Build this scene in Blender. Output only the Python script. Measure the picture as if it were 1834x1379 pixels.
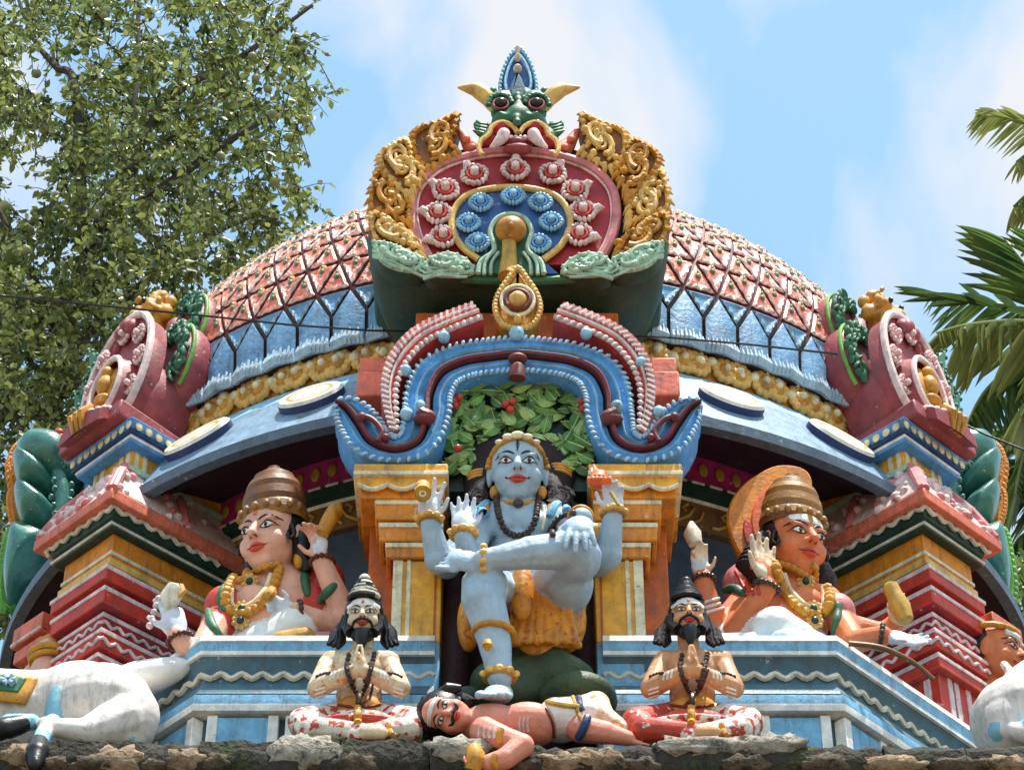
import bpy, math, random
import numpy as np
from mathutils import Vector, Matrix
from mathutils.bvhtree import BVHTree
for _o in list(bpy.data.objects): bpy.data.objects.remove(_o)
random.seed(7); rng = np.random.default_rng(11)
S = bpy.context.scene
COL = S.collection
R = math.radians
# ---------------------------------------------------------------- camera
PITCH = R(40.0); FPX = 4386.0; CAM = Vector((-0.0276, -8.43, 1.6))
cd = bpy.data.cameras.new('camera'); cam = bpy.data.objects.new('camera', cd); COL.objects.link(cam)
cam.location = CAM; cam.rotation_euler = (R(90) + PITCH, 0, 0)
cd.sensor_width = 36.0; cd.sensor_fit = 'HORIZONTAL'; cd.lens = 36.0 * FPX / 1834.0
cd.clip_start = 0.1; cd.clip_end = 4000
S.camera = cam
# ---------------------------------------------------------------- sky and sun
SUN_EL, SUN_AZ = R(79), R(55)          # azimuth measured from the camera side (-Y) towards +X
w = bpy.data.worlds.new('World'); S.world = w; w.use_nodes = True
nt = w.node_tree; nt.nodes.clear()
out = nt.nodes.new('ShaderNodeOutputWorld')
sky = nt.nodes.new('ShaderNodeTexSky'); sky.sky_type = 'NISHITA'; sky.sun_disc = False
sky.sun_elevation = SUN_EL; sky.sun_rotation = math.pi - SUN_AZ; sky.air_density = 1.2; sky.dust_density = 1.0; sky.ozone_density = 0.5
bg = nt.nodes.new('ShaderNodeBackground'); bg.inputs[1].default_value = 0.15
hz = nt.nodes.new('ShaderNodeMix'); hz.data_type = 'RGBA'; hz.blend_type = 'MULTIPLY'; hz.inputs[0].default_value = 1.0; hz.inputs[7].default_value = (0.98, 1.12, 1.04, 1)   # tints the sky a touch greener than the clear-sky model
nt.links.new(sky.outputs[0], hz.inputs[6]); nt.links.new(hz.outputs[2], bg.inputs[0])
bg2 = nt.nodes.new('ShaderNodeBackground'); bg2.inputs[0].default_value = (0.92, 0.95, 1.0, 1); bg2.inputs[1].default_value = 0.54
tc = nt.nodes.new('ShaderNodeTexCoord')
mp = nt.nodes.new('ShaderNodeMapping'); mp.inputs['Rotation'].default_value = (R(12), R(-32), R(14)); mp.inputs['Scale'].default_value = (2.6, 1.6, 1.25); mp.inputs['Location'].default_value = (2.9, 0.3, 1.5)
nz = nt.nodes.new('ShaderNodeTexNoise'); nz.inputs['Scale'].default_value = 4.2; nz.inputs['Detail'].default_value = 5; nz.inputs['Roughness'].default_value = 0.48; nz.inputs['Distortion'].default_value = 0.35
cr = nt.nodes.new('ShaderNodeValToRGB'); cr.color_ramp.elements[0].position = 0.45; cr.color_ramp.elements[1].position = 0.65
mx = nt.nodes.new('ShaderNodeMixShader')
nt.links.new(tc.outputs['Generated'], mp.inputs[0]); nt.links.new(mp.outputs[0], nz.inputs['Vector'])
nt.links.new(nz.outputs[0], cr.inputs[0]); nt.links.new(cr.outputs[0], mx.inputs[0])
nt.links.new(bg.outputs[0], mx.inputs[1]); nt.links.new(bg2.outputs[0], mx.inputs[2]); nt.links.new(mx.outputs[0], out.inputs[0])
sl = bpy.data.lights.new('sun', 'SUN'); sl.energy = 4.1; sl.angle = R(0.7); sl.color = (1.0, 0.95, 0.87)
so = bpy.data.objects.new('sun', sl); COL.objects.link(so)
sdir = Vector((math.cos(SUN_EL) * math.sin(SUN_AZ), -math.cos(SUN_EL) * math.cos(SUN_AZ), math.sin(SUN_EL)))
so.rotation_euler = sdir.to_track_quat('Z', 'Y').to_euler(); so.location = (3, -6, 20)
S.view_settings.view_transform = 'Standard'; S.view_settings.look = 'None'; S.view_settings.gamma = 1
S.view_settings.exposure = 0.82; S.view_settings.use_curve_mapping = False
# ---------------------------------------------------------------- pixel helpers (a pixel gives a direction, the depth Y comes from what the thing touches)
_c, _s = math.cos(PITCH), math.sin(PITCH)
def ray(px, py):
    u = (px - 917.0) / FPX; v = (689.5 - py) / FPX
    return Vector((u, _c - v * _s, _s + v * _c))
def W(px, py, Y):
    d = ray(px, py); t = (Y - CAM.y) / d.y
    return CAM + d * t
def Wr(px, py, rad, yc=3.0):                   # on the upright cylinder of the round tower
    d = ray(px, py); ox, oy = CAM.x, CAM.y - yc
    a = d.x**2 + d.y**2; b = 2 * (ox * d.x + oy * d.y); c = ox**2 + oy**2 - rad**2
    t = (-b - math.sqrt(max(b * b - 4 * a * c, 0))) / (2 * a)
    return CAM + d * t
def zat(X, Y, py):
    v = (689.5 - py) / FPX; dy = Y - CAM.y
    return CAM.z + dy * (_s + v * _c) / (_c - v * _s)
def px_of(p):
    d = Vector(p) - CAM; dep = d.y * _c + d.z * _s
    return 917 + FPX * d.x / dep, 689.5 - FPX * (d.z * _c - d.y * _s) / dep
PPM = 425.0                                    # pixels per metre near the niche front
def M(px): return px / PPM
# ---------------------------------------------------------------- materials
MATS = {}
def paint(name, col, rough=0.5, var=0.28, dirt=0.42, scale=14.0, bump=0.25, dirtcol=(0.10, 0.085, 0.07), spec=0.4, chip=None, chipamt=0.0, coat=0.0):
    if name in MATS: return MATS[name]
    m = bpy.data.materials.new(name); m.use_nodes = True; t = m.node_tree; n = t.nodes; L = t.links
    b = n['Principled BSDF']; b.inputs['Roughness'].default_value = rough
    b.inputs['Specular IOR Level'].default_value = spec
    if coat: b.inputs['Coat Weight'].default_value = coat; b.inputs['Coat Roughness'].default_value = 0.2
    g = n.new('ShaderNodeNewGeometry')
    n1 = n.new('ShaderNodeTexNoise'); n1.inputs['Scale'].default_value = scale; n1.inputs['Detail'].default_value = 6; n1.inputs['Roughness'].default_value = 0.65
    L.new(g.outputs['Position'], n1.inputs['Vector'])
    mr = n.new('ShaderNodeMapRange'); mr.inputs[1].default_value = 0.3; mr.inputs[2].default_value = 0.7; mr.inputs[3].default_value = 1 - var; mr.inputs[4].default_value = 1 + var
    L.new(n1.outputs[0], mr.inputs[0])
    hs = n.new('ShaderNodeHueSaturation'); hs.inputs['Color'].default_value = (*col, 1); L.new(mr.outputs[0], hs.inputs['Value'])
    cur = hs.outputs[0]
    if dirt > .3 and chip is None and sum(col) > .3: chip = tuple(c + (.75 - c) * .45 for c in col); chipamt = -.075
    if chip is not None:
        n4 = n.new('ShaderNodeTexNoise'); n4.inputs['Scale'].default_value = scale * 2.2; n4.inputs['Detail'].default_value = 4
        L.new(g.outputs['Position'], n4.inputs['Vector'])
        r4 = n.new('ShaderNodeValToRGB'); r4.color_ramp.elements[0].position = 0.60 - chipamt; r4.color_ramp.elements[1].position = 0.64 - chipamt
        L.new(n4.outputs[0], r4.inputs[0])
        m4 = n.new('ShaderNodeMix'); m4.data_type = 'RGBA'; m4.inputs[7].default_value = (*chip, 1)
        L.new(r4.outputs[0], m4.inputs[0]); L.new(cur, m4.inputs[6]); cur = m4.outputs[2]
    if dirt > 0:
        n2 = n.new('ShaderNodeTexNoise'); n2.inputs['Scale'].default_value = 5.5; n2.inputs['Detail'].default_value = 8; n2.inputs['Roughness'].default_value = 0.75
        L.new(g.outputs['Position'], n2.inputs['Vector'])
        r2 = n.new('ShaderNodeMapRange'); r2.inputs[1].default_value = 0.5; r2.inputs[2].default_value = 0.72; r2.inputs[4].default_value = dirt
        L.new(n2.outputs[0], r2.inputs[0])
        m2 = n.new('ShaderNodeMix'); m2.data_type = 'RGBA'; m2.inputs[7].default_value = (*dirtcol, 1)
        L.new(r2.outputs[0], m2.inputs[0]); L.new(cur, m2.inputs[6]); cur = m2.outputs[2]
        # small dark specks of mildew
        n3 = n.new('ShaderNodeTexNoise'); n3.inputs['Scale'].default_value = 75; n3.inputs['Detail'].default_value = 2
        L.new(g.outputs['Position'], n3.inputs['Vector'])
        r3 = n.new('ShaderNodeMapRange'); r3.inputs[1].default_value = 0.66; r3.inputs[2].default_value = 0.72; r3.inputs[4].default_value = min(0.7, dirt * 1.6)
        L.new(n3.outputs[0], r3.inputs[0])
        m3 = n.new('ShaderNodeMix'); m3.data_type = 'RGBA'; m3.inputs[7].default_value = (*dirtcol, 1)
        L.new(r3.outputs[0], m3.inputs[0]); L.new(cur, m3.inputs[6]); cur = m3.outputs[2]
    if dirt > 0.1:                                # rain streaks running down the surface
        mp_ = n.new('ShaderNodeMapping'); mp_.inputs['Scale'].default_value = (16, 16, 1.6); L.new(g.outputs['Position'], mp_.inputs[0])
        n6 = n.new('ShaderNodeTexNoise'); n6.inputs['Scale'].default_value = 1.6; n6.inputs['Detail'].default_value = 7; n6.inputs['Roughness'].default_value = 0.7; L.new(mp_.outputs[0], n6.inputs['Vector'])
        r6 = n.new('ShaderNodeMapRange'); r6.inputs[1].default_value = 0.52; r6.inputs[2].default_value = 0.75; r6.inputs[4].default_value = min(.75, dirt * 1.7); L.new(n6.outputs[0], r6.inputs[0])
        m6 = n.new('ShaderNodeMix'); m6.data_type = 'RGBA'; m6.inputs[7].default_value = (*[c * .7 for c in dirtcol], 1); L.new(r6.outputs[0], m6.inputs[0]); L.new(cur, m6.inputs[6]); cur = m6.outputs[2]
    L.new(cur, b.inputs['Base Color'])
    rr = n.new('ShaderNodeMapRange'); rr.inputs[3].default_value = max(0.05, rough - 0.12); rr.inputs[4].default_value = min(1, rough + 0.15)
    L.new(n1.outputs[0], rr.inputs[0]); L.new(rr.outputs[0], b.inputs['Roughness'])
    if bump > 0:
        n5 = n.new('ShaderNodeTexNoise'); n5.inputs['Scale'].default_value = 42; n5.inputs['Detail'].default_value = 5; n5.inputs['Roughness'].default_value = 0.6
        L.new(g.outputs['Position'], n5.inputs['Vector'])
        bp = n.new('ShaderNodeBump'); bp.inputs['Strength'].default_value = bump; bp.inputs['Distance'].default_value = 0.012
        L.new(n5.outputs[0], bp.inputs['Height']); L.new(bp.outputs[0], b.inputs['Normal'])
    MATS[name] = m; return m
def srgb(r, g, b):
    f = lambda c: ((c / 255 + 0.055) / 1.055) ** 2.4 if c > 10 else c / 255 / 12.92
    return (f(r), f(g), f(b))
P = {}
def defp(k, rgb, **kw): P[k] = paint(k, srgb(*rgb), **kw)
defp('sky_blue', (124, 180, 214)); defp('arch_blue', (82, 154, 218), dirt=0.34); defp('slate', (92, 108, 124)); defp('eave_blue', (122, 150, 174), dirt=.5); defp('crown_brown', (156, 108, 44)); defp('crown_dark', (124, 76, 36)); defp('pale_blue', (150, 200, 226))
defp('teal_grey', (74, 108, 124)); defp('deep_slate', (62, 70, 84)); defp('panel_blue', (124, 184, 220))
defp('cream', (236, 222, 184)); defp('white', (238, 234, 226), dirt=0.2); defp('offwhite', (222, 212, 190), dirt=0.3)
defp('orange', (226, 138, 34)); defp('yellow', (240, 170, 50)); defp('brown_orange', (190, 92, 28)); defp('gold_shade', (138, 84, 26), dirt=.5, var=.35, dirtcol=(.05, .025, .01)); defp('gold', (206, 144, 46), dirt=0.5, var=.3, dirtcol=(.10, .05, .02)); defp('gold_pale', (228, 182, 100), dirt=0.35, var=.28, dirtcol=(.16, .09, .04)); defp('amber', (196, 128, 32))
defp('red', (206, 62, 44)); defp('dark_red', (160, 40, 44)); defp('crimson', (176, 44, 52)); defp('maroon', (112, 42, 44)); defp('salmon', (224, 116, 88)); defp('pink', (214, 128, 128)); defp('dusty_pink', (156, 70, 74), dirt=.35, var=.3); defp('plum', (140, 34, 78)); defp('rose_white', (234, 206, 202))
defp('tile_red', (230, 116, 84), bump=0.6, rough=.34, spec=.6, chip=srgb(246, 216, 204), chipamt=.025); defp('tile_orange', (240, 150, 66), bump=0.4); defp('tile_white', (248, 224, 214), bump=0.7, rough=.35); defp('tile_blue', (108, 158, 198), bump=0.6, dirt=0.5); defp('tile_fringe', (170, 196, 212), bump=0.8, dirt=0.3); defp('grout', (58, 40, 38)); defp('grout_red', (120, 46, 38))
defp('leaf_green', (82, 128, 50), rough=0.35); defp('green', (52, 110, 78)); defp('dark_green', (34, 66, 46)); defp('pale_green', (172, 204, 178)); defp('bottle', (28, 58, 44)); defp('shell_green', (62, 128, 112), rough=0.22, coat=0.5); defp('lime', (110, 176, 70))
defp('dark_teal', (30, 56, 58), rough=0.3); defp('navy', (40, 62, 110)); defp('kudu_blue', (60, 104, 168))
defp('black', (24, 22, 24), rough=0.35, dirt=0.1); defp('hair', (44, 32, 36), rough=0.6, var=0.35, bump=0.7, scale=30, spec=.2, dirt=.1); defp('dark_purple', (84, 56, 64), bump=0.6)
defp('skin_blue', (168, 190, 206), rough=0.5, dirt=0.2, var=0.15, bump=0.3, dirtcol=(.2, .22, .26)); defp('palm_pale', (206, 212, 222), rough=0.45, dirt=0.06, bump=0.12)
defp('skin_peach', (230, 172, 148), rough=0.5, dirt=0.18, var=0.14, bump=0.3, dirtcol=(.3, .16, .12)); defp('skin_orange', (216, 120, 72), rough=0.5, dirt=0.2, var=0.15, bump=0.3, dirtcol=(.25, .1, .05)); defp('skin_pink', (226, 146, 124), rough=0.5, dirt=0.2, var=0.15, bump=0.3, dirtcol=(.3, .16, .12))
defp('skin_sage', (226, 204, 172), rough=0.5, dirt=0.3, chip=srgb(206, 146, 92), chipamt=0.02, dirtcol=srgb(120, 90, 60)); defp('skin_tan', (206, 150, 106), rough=0.5, dirt=0.15, chip=srgb(232, 206, 180), chipamt=-0.03)
defp('cloth_white', (236, 232, 226), dirt=0.12, var=0.08, bump=0.12); defp('cloth_chip', (232, 222, 208), chip=srgb(196, 70, 50), chipamt=0.07); defp('cloth_red', (198, 66, 50), chip=srgb(226, 210, 196), chipamt=-0.01)
defp('cloth_orange', (226, 146, 44), rough=0.4, chip=srgb(190, 104, 34), chipamt=0.03); defp('cloth_sky', (176, 208, 226)); defp('bull_white', (232, 222, 214), var=0.1, dirt=0.34, bump=0.2); defp('bull_blue', (140, 196, 216), var=0.1, dirt=0.12)
defp('lip', (206, 74, 58), rough=0.3, dirt=0, bump=0); defp('eye_white', (236, 232, 226), rough=0.25, dirt=0, bump=0); defp('iris', (72, 44, 36), rough=0.2, dirt=0, bump=0); defp('flame', (236, 106, 50)); defp('bead', (66, 46, 42), rough=0.35); defp('bead_red', (96, 44, 38))
defp('berry', (190, 60, 50), rough=0.3); defp('rock', (66, 84, 56), var=0.5, bump=.6, scale=6, dirt=.28, dirtcol=(.09, .06, .035))
defp('mustard', (196, 152, 60)); defp('purple_band', (196, 52, 122)); defp('frieze_brown', (120, 84, 46))
# ---------------------------------------------------------------- mesh builder
class MB:
    def __init__(s): s.v = []; s.f = []; s.m = []
    def add(s, V, F, mi=0):
        o = len(s.v); s.v.extend([tuple(p) for p in V]); s.f.extend([tuple(i + o for i in f) for f in F])
        s.m.extend([mi] * len(F) if isinstance(mi, int) else mi); return s
    def box(s, x0, x1, y0, y1, z0, z1, mi=0, T=None):
        V = [Vector((x, y, z)) for z in (z0, z1) for x, y in ((x0, y0), (x1, y0), (x1, y1), (x0, y1))]
        if T is not None: V = [T @ p for p in V]
        return s.add(V, [(3, 2, 1, 0), (4, 5, 6, 7), (0, 1, 5, 4), (1, 2, 6, 5), (2, 3, 7, 6), (3, 0, 4, 7)], mi)
    def frustum(s, b0, b1, z0, z1, mi=0, T=None):     # b = (x0,x1,y0,y1) at the two heights
        V = []
        for (x0, x1, y0, y1), z in ((b0, z0), (b1, z1)):
            V += [Vector((x, y, z)) for x, y in ((x0, y0), (x1, y0), (x1, y1), (x0, y1))]
        if T is not None: V = [T @ p for p in V]
        return s.add(V, [(3, 2, 1, 0), (4, 5, 6, 7), (0, 1, 5, 4), (1, 2, 6, 5), (2, 3, 7, 6), (3, 0, 4, 7)], mi)
    def loft(s, rings, mi=0, closed=True, caps=True):
        n = len(rings[0]); V = [p for r in rings for p in r]; F = []
        for i in range(len(rings) - 1):
            for j in range(n if closed else n - 1):
                k = (j + 1) % n; F.append((i * n + j, i * n + k, (i + 1) * n + k, (i + 1) * n + j))
        if caps and closed:
            F.append(tuple(reversed(range(n)))); F.append(tuple(range((len(rings) - 1) * n, len(rings) * n)))
        return s.add(V, F, mi)
    def tube(s, path, r, n=10, mi=0, closed=False, flat=None, caps=True):
        P_ = [Vector(p) for p in path]; m = len(P_)
        rr = r if isinstance(r, (list, tuple)) else [r] * m
        rings = []; prev = None
        for i in range(m):
            a = P_[(i - 1) % m] if (closed or i > 0) else P_[i]; b = P_[(i + 1) % m] if (closed or i < m - 1) else P_[i]
            t = (b - a); t = t.normalized() if t.length > 1e-9 else Vector((0, 0, 1))
            if flat is not None: nrm = Vector(flat[0])
            elif prev is None: nrm = Vector((0, 0, 1)) if abs(t.z) < 0.9 else Vector((0, 1, 0))
            else: nrm = prev
            nrm = (nrm - t * nrm.dot(t)).normalized(); prev = nrm; bi = t.cross(nrm)
            k = flat[1] if flat is not None else 1.0
            rings.append([P_[i] + (nrm * math.cos(2 * math.pi * j / n) * k + bi * math.sin(2 * math.pi * j / n)) * rr[i] for j in range(n)])
        if closed: rings.append(rings[0])
        return s.loft(rings, mi, True, caps and not closed)
    def ell(s, c, rad, T=None, seg=14, rings=8, mi=0):
        V = []; F = []; c = Vector(c)
        for i in range(rings + 1):
            th = math.pi * i / rings
            for j in range(seg):
                ph = 2 * math.pi * j / seg
                p = Vector((rad[0] * math.sin(th) * math.cos(ph), rad[1] * math.sin(th) * math.sin(ph), rad[2] * math.cos(th)))
                if T is not None: p = T @ p
                V.append(c + p)
        for i in range(rings):
            for j in range(seg):
                k = (j + 1) % seg; F.append((i * seg + j, (i + 1) * seg + j, (i + 1) * seg + k, i * seg + k))
        return s.add(V, F, mi)
    def prism(s, poly, y0, y1, mi=0, bev=0.0, mside=None):   # poly: list of (x, z), extruded along Y
        n = len(poly); ar = sum(poly[i][0] * poly[(i + 1) % n][1] - poly[(i + 1) % n][0] * poly[i][1] for i in range(n))
        if ar < 0: poly = poly[::-1]
        rings = []
        if bev > 0:
            q = []
            for i in range(n):
                a, b, c = Vector(poly[i - 1]), Vector(poly[i]), Vector(poly[(i + 1) % n])
                d = ((b - a).normalized() + (c - b).normalized()); nn = Vector((-d.y, d.x)); nn = nn.normalized() if nn.length > 1e-6 else Vector((0, 0))
                q.append(b + nn * bev)
            rings = [[(p.x, y0, p.y) for p in q], [(p[0], y0 + bev, p[1]) for p in poly], [(p[0], y1, p[1]) for p in poly]]
        else: rings = [[(p[0], y0, p[1]) for p in poly], [(p[0], y1, p[1]) for p in poly]]
        V = [p for r in rings for p in r]; F = []; MI = []
        for i in range(len(rings) - 1):
            for j in range(n):
                k = (j + 1) % n; F.append((i * n + j, i * n + k, (i + 1) * n + k, (i + 1) * n + j)); MI.append(mi if (mside is None or (bev > 0 and i == 0)) else mside)
        F.append(tuple(range(n))); MI.append(mi)
        F.append(tuple(reversed(range((len(rings) - 1) * n, len(rings) * n)))); MI.append(mi)
        # reverse so that normals point outwards
        F = [tuple(reversed(f)) for f in F]
        return s.add(V, F, MI)
    def lathe(s, prof, n=64, c=(0, 0), a0=0, a1=2 * math.pi, mi=0, closed_prof=False):
        full = abs(a1 - a0 - 2 * math.pi) < 1e-6; rings = []
        m = n if full else n + 1
        V = []; F = []; MI = []
        for i in range(m):
            a = a0 + (a1 - a0) * i / n
            for (r, z) in prof: V.append((c[0] + r * math.sin(a), c[1] - r * math.cos(a), z))
        k = len(prof)
        for i in range(n):
            i2 = (i + 1) % m
            for j in range(k if closed_prof else k - 1):
                j2 = (j + 1) % k
                F.append((i * k + j, i2 * k + j, i2 * k + j2, i * k + j2)); MI.append(mi[j] if isinstance(mi, (list, tuple)) else mi)
        return s.add(V, F, MI)
    def mesh(s, name, mats, smooth=True, ang=40):
        me = bpy.data.meshes.new(name); me.from_pydata(s.v, [], s.f)
        for m in (mats if isinstance(mats, (list, tuple)) else [mats]): me.materials.append(m)
        me.polygons.foreach_set('material_index', s.m)
        if smooth:
            me.polygons.foreach_set('use_smooth', [True] * len(s.f)); me.set_sharp_from_angle(angle=R(ang))
        me.update(); return me
    def obj(s, name, mats, parent=None, bev=0.0, smooth=True, ang=40, **kw):
        o = bpy.data.objects.new(name, s.mesh(name, mats, smooth, ang)); COL.objects.link(o)
        if parent: o.parent = parent; o.matrix_parent_inverse = PINV(parent)
        if bev:
            b = o.modifiers.new('Bevel', 'BEVEL'); b.width = bev; b.segments = 2; b.limit_method = 'ANGLE'; b.angle_limit = R(35)
        for k, v in kw.items(): o[k] = v
        return o
def wmat(o):
    m = o.matrix_basis.copy()
    if o.parent: m = wmat(o.parent) @ o.matrix_parent_inverse @ m
    return m
def PINV(p): return wmat(p).inverted()
def empty(name, loc, label=None, category=None, group=None, parent=None):
    o = bpy.data.objects.new(name, None); COL.objects.link(o); o.location = loc; o.empty_display_size = 0.1
    if parent: o.parent = parent; o.matrix_parent_inverse = PINV(parent)
    if label: o['label'] = label
    if category: o['category'] = category
    if group: o['group'] = group
    return o
def inst(me, name, parent, mw, **kw):          # one more object sharing mesh data, world matrix mw
    o = bpy.data.objects.new(name, me); COL.objects.link(o)
    if parent: o.parent = parent; o.matrix_parent_inverse = PINV(parent)
    o.matrix_basis = mw
    for k, v in kw.items(): o[k] = v
    return o
def spline(pts, n=8, closed=False):            # Catmull-Rom through the points
    P_ = [Vector(p) for p in pts]; m = len(P_); o = []
    for i in range(m if closed else m - 1):
        g = (lambda k: P_[k % m]) if closed else (lambda k: P_[min(max(k, 0), m - 1)])
        a, b, c, d = g(i - 1), g(i), g(i + 1), g(i + 2)
        for j in range(n):
            t = j / n
            o.append(0.5 * ((2 * b) + (c - a) * t + (2 * a - 5 * b + 4 * c - d) * t * t + (3 * b - a - 3 * c + d) * t**3))
    if not closed: o.append(P_[-1])
    return o
def pxpath(pts, Y, n=6, closed=False):
    return spline([W(p[0], p[1], Y if len(p) < 3 else p[2]) for p in pts], n, closed)
def XZ(pts, Y, n=0, closed=True):
    q = [W(x, y, Y) for x, y in pts]
    if n: q = spline(q, n, closed)
    return [(p.x, p.z) for p in q]
def basis(x, y, z): return Matrix(((x[0], y[0], z[0]), (x[1], y[1], z[1]), (x[2], y[2], z[2])))
def mir(pts, ax=928): return [(2 * ax - p[0],) + tuple(p[1:]) for p in pts]
# ================================================================= ground and stone wall
def noise_disp(o, strength, size):
    t = bpy.data.textures.new('clouds', 'CLOUDS'); t.noise_scale = size; t.noise_depth = 3
    d = o.modifiers.new('Displace', 'DISPLACE'); d.texture = t; d.strength = strength; d.texture_coords = 'GLOBAL'; d.mid_level = 0.5
YC = 3.1
ZP = zat(0, -0.57, 1326)                        # terrace on which the statues sit
b = MB(); b.add([(-600, -600, 0), (600, -600, 0), (600, 600, 0), (-600, 600, 0)], [(0, 1, 2, 3)])
gm = paint('ground', (0.16, 0.12, 0.08), rough=0.9, scale=0.8, var=0.4)
b.obj('ground', gm, kind='structure')
def stonemat(name, base, moss, amt):
    m = bpy.data.materials.new(name); m.use_nodes = True; t = m.node_tree; n = t.nodes; L = t.links; bs = n['Principled BSDF']
    g = n.new('ShaderNodeNewGeometry'); bs.inputs['Roughness'].default_value = 0.9
    n1 = n.new('ShaderNodeTexNoise'); n1.inputs['Scale'].default_value = 18; n1.inputs['Detail'].default_value = 9; n1.inputs['Roughness'].default_value = 0.75
    L.new(g.outputs['Position'], n1.inputs['Vector'])
    r1 = n.new('ShaderNodeValToRGB'); e = r1.color_ramp; e.elements[0].position = 0.34; e.elements[0].color = (*[c * 0.18 for c in base], 1); e.elements[1].position = 0.66; e.elements[1].color = (*[min(1, c * 1.5) for c in base], 1)
    q = e.elements.new(0.48); q.color = (*base, 1)
    L.new(n1.outputs[0], r1.inputs[0])
    n2 = n.new('ShaderNodeTexNoise'); n2.inputs['Scale'].default_value = 5; n2.inputs['Detail'].default_value = 8; n2.inputs['Roughness'].default_value = 0.75
    L.new(g.outputs['Position'], n2.inputs['Vector'])
    r2 = n.new('ShaderNodeMapRange'); r2.inputs[1].default_value = 0.6 - amt; r2.inputs[2].default_value = 0.72 - amt
    L.new(n2.outputs[0], r2.inputs[0])
    mx = n.new('ShaderNodeMix'); mx.data_type = 'RGBA'; L.new(r2.outputs[0], mx.inputs[0]); L.new(r1.outputs[0], mx.inputs[6])
    n3 = n.new('ShaderNodeTexNoise'); n3.inputs['Scale'].default_value = 60; n3.inputs['Detail'].default_value = 4; L.new(g.outputs['Position'], n3.inputs['Vector'])
    r3 = n.new('ShaderNodeValToRGB'); r3.color_ramp.elements[0].position = 0.35; r3.color_ramp.elements[0].color = (0.012, 0.012, 0.010, 1); r3.color_ramp.elements[1].position = 0.7; r3.color_ramp.elements[1].color = (*moss, 1)
    L.new(n3.outputs[0], r3.inputs[0]); L.new(r3.outputs[0], mx.inputs[7]); L.new(mx.outputs[2], bs.inputs['Base Color'])
    n5 = n.new('ShaderNodeTexNoise'); n5.inputs['Scale'].default_value = 38; n5.inputs['Detail'].default_value = 8; L.new(g.outputs['Position'], n5.inputs['Vector'])
    bp = n.new('ShaderNodeBump'); bp.inputs['Strength'].default_value = 0.9; bp.inputs['Distance'].default_value = 0.03; L.new(n5.outputs[0], bp.inputs['Height']); L.new(bp.outputs[0], bs.inputs['Normal'])
    return m
P['wall_stone'] = stonemat('wall_stone', (0.10, 0.07, 0.042), (0.03, 0.032, 0.014), 0.06)
P['wall_moss'] = stonemat('wall_moss', (0.035, 0.028, 0.02), (0.06, 0.085, 0.02), 0.10)
P['pale_stone'] = stonemat('pale_stone', (0.26, 0.18, 0.11), (0.05, 0.045, 0.03), -0.06)
P['lime_plaster'] = stonemat('lime_plaster', (0.30, 0.27, 0.22), (0.06, 0.055, 0.045), 0.03)
wall = empty('stone_wall', (0, 0.2, 0), 'mossy weathered stone wall along the bottom carrying the painted temple tower', 'wall')
b = MB(); b.box(-4.2, 4.2, -0.555, 9.0, 0, ZP - 0.13); b.obj('wall_core', P['wall_stone'], wall)
# mossy coping, uneven slab pieces
xs = -3.4
while xs < 3.4:
    wd = random.uniform(0.28, 0.55); h = random.uniform(-0.018, 0.012)
    b = MB(); n = 10; rows = []
    for k in range(n + 1):
        x = xs + wd * k / n * 0.985; j = lambda a: random.uniform(-a, a)
        rows.append([(x, -0.56 + j(.012), ZP - 0.16 + j(.02)), (x, -0.582 + j(.012), ZP - 0.11 + j(.015)), (x, -0.582 + j(.012), ZP - 0.055 + j(.012)), (x, -0.565 + j(.012), ZP - 0.008 + h + j(.010)), (x, -0.45, ZP + h * .3 + j(.006)), (x, 0.4, ZP - 0.003), (x, 0.4, ZP - 0.17)])
    b.loft(rows); o = b.obj('coping_stone', P['wall_moss'], wall, ang=60)
    xs += wd
# rubble stones below the coping
for i, (px, py, w_, h_, mt) in enumerate([(40, 1358, 42, 20, 'pale_stone'), (165, 1372, 40, 14, 'wall_stone'), (215, 1366, 42, 22, 'pale_stone'), (335, 1364, 36, 18, 'pale_stone'), (388, 1370, 26, 16, 'wall_stone'), (545, 1350, 62, 26, 'lime_plaster'), (640, 1372, 40, 16, 'wall_stone'), (820, 1346, 60, 20, 'lime_plaster'), (1010, 1368, 42, 16, 'pale_stone'), (1075, 1364, 50, 17, 'pale_stone'), (1150, 1374, 34, 13, 'wall_stone'), (1260, 1340, 88, 16, 'lime_plaster'), (1385, 1338, 58, 18, 'lime_plaster'), (1330, 1372, 46, 14, 'wall_stone'), (1480, 1370, 52, 15, 'wall_stone'), (1600, 1372, 60, 13, 'pale_stone'), (1720, 1374, 56, 12, 'wall_stone'), (1800, 1372, 44, 14, 'pale_stone'), (95, 1372, 30, 12, 'wall_stone'), (280, 1376, 26, 10, 'wall_stone'), (930, 1374, 30, 10, 'wall_stone')]):
    c = W(px, py, -0.56); b = MB(); b.ell((0, 0, 0), (M(w_), 0.045, M(h_) * 1.25), seg=18, rings=12)
    b.v = [tuple(Vector(v) * (1 + 0.22 * math.sin(9.1 * v[0] * 9 + i) * math.cos(11 * v[2] * 9 + i * 2) + random.uniform(-.10, .10))) for v in b.v]
    o = b.obj('rubble_stone', P[mt], wall, ang=70); o.location = c
# ================================================================= tower
tower = empty('temple_tower', (0, YC, ZP), 'round painted stucco temple tower with tiled dome, gables and niche', 'temple tower')
def mirx(mb):
    m = MB(); m.v = [(-v[0], v[1], v[2]) for v in mb.v]; m.f = [tuple(reversed(f)) for f in mb.f]; m.m = list(mb.m); return m
def both(mb, name, mats, parent, **kw):
    return mb.obj(name, mats, parent, **kw), mirx(mb).obj(name, mats, parent, **kw)
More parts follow.
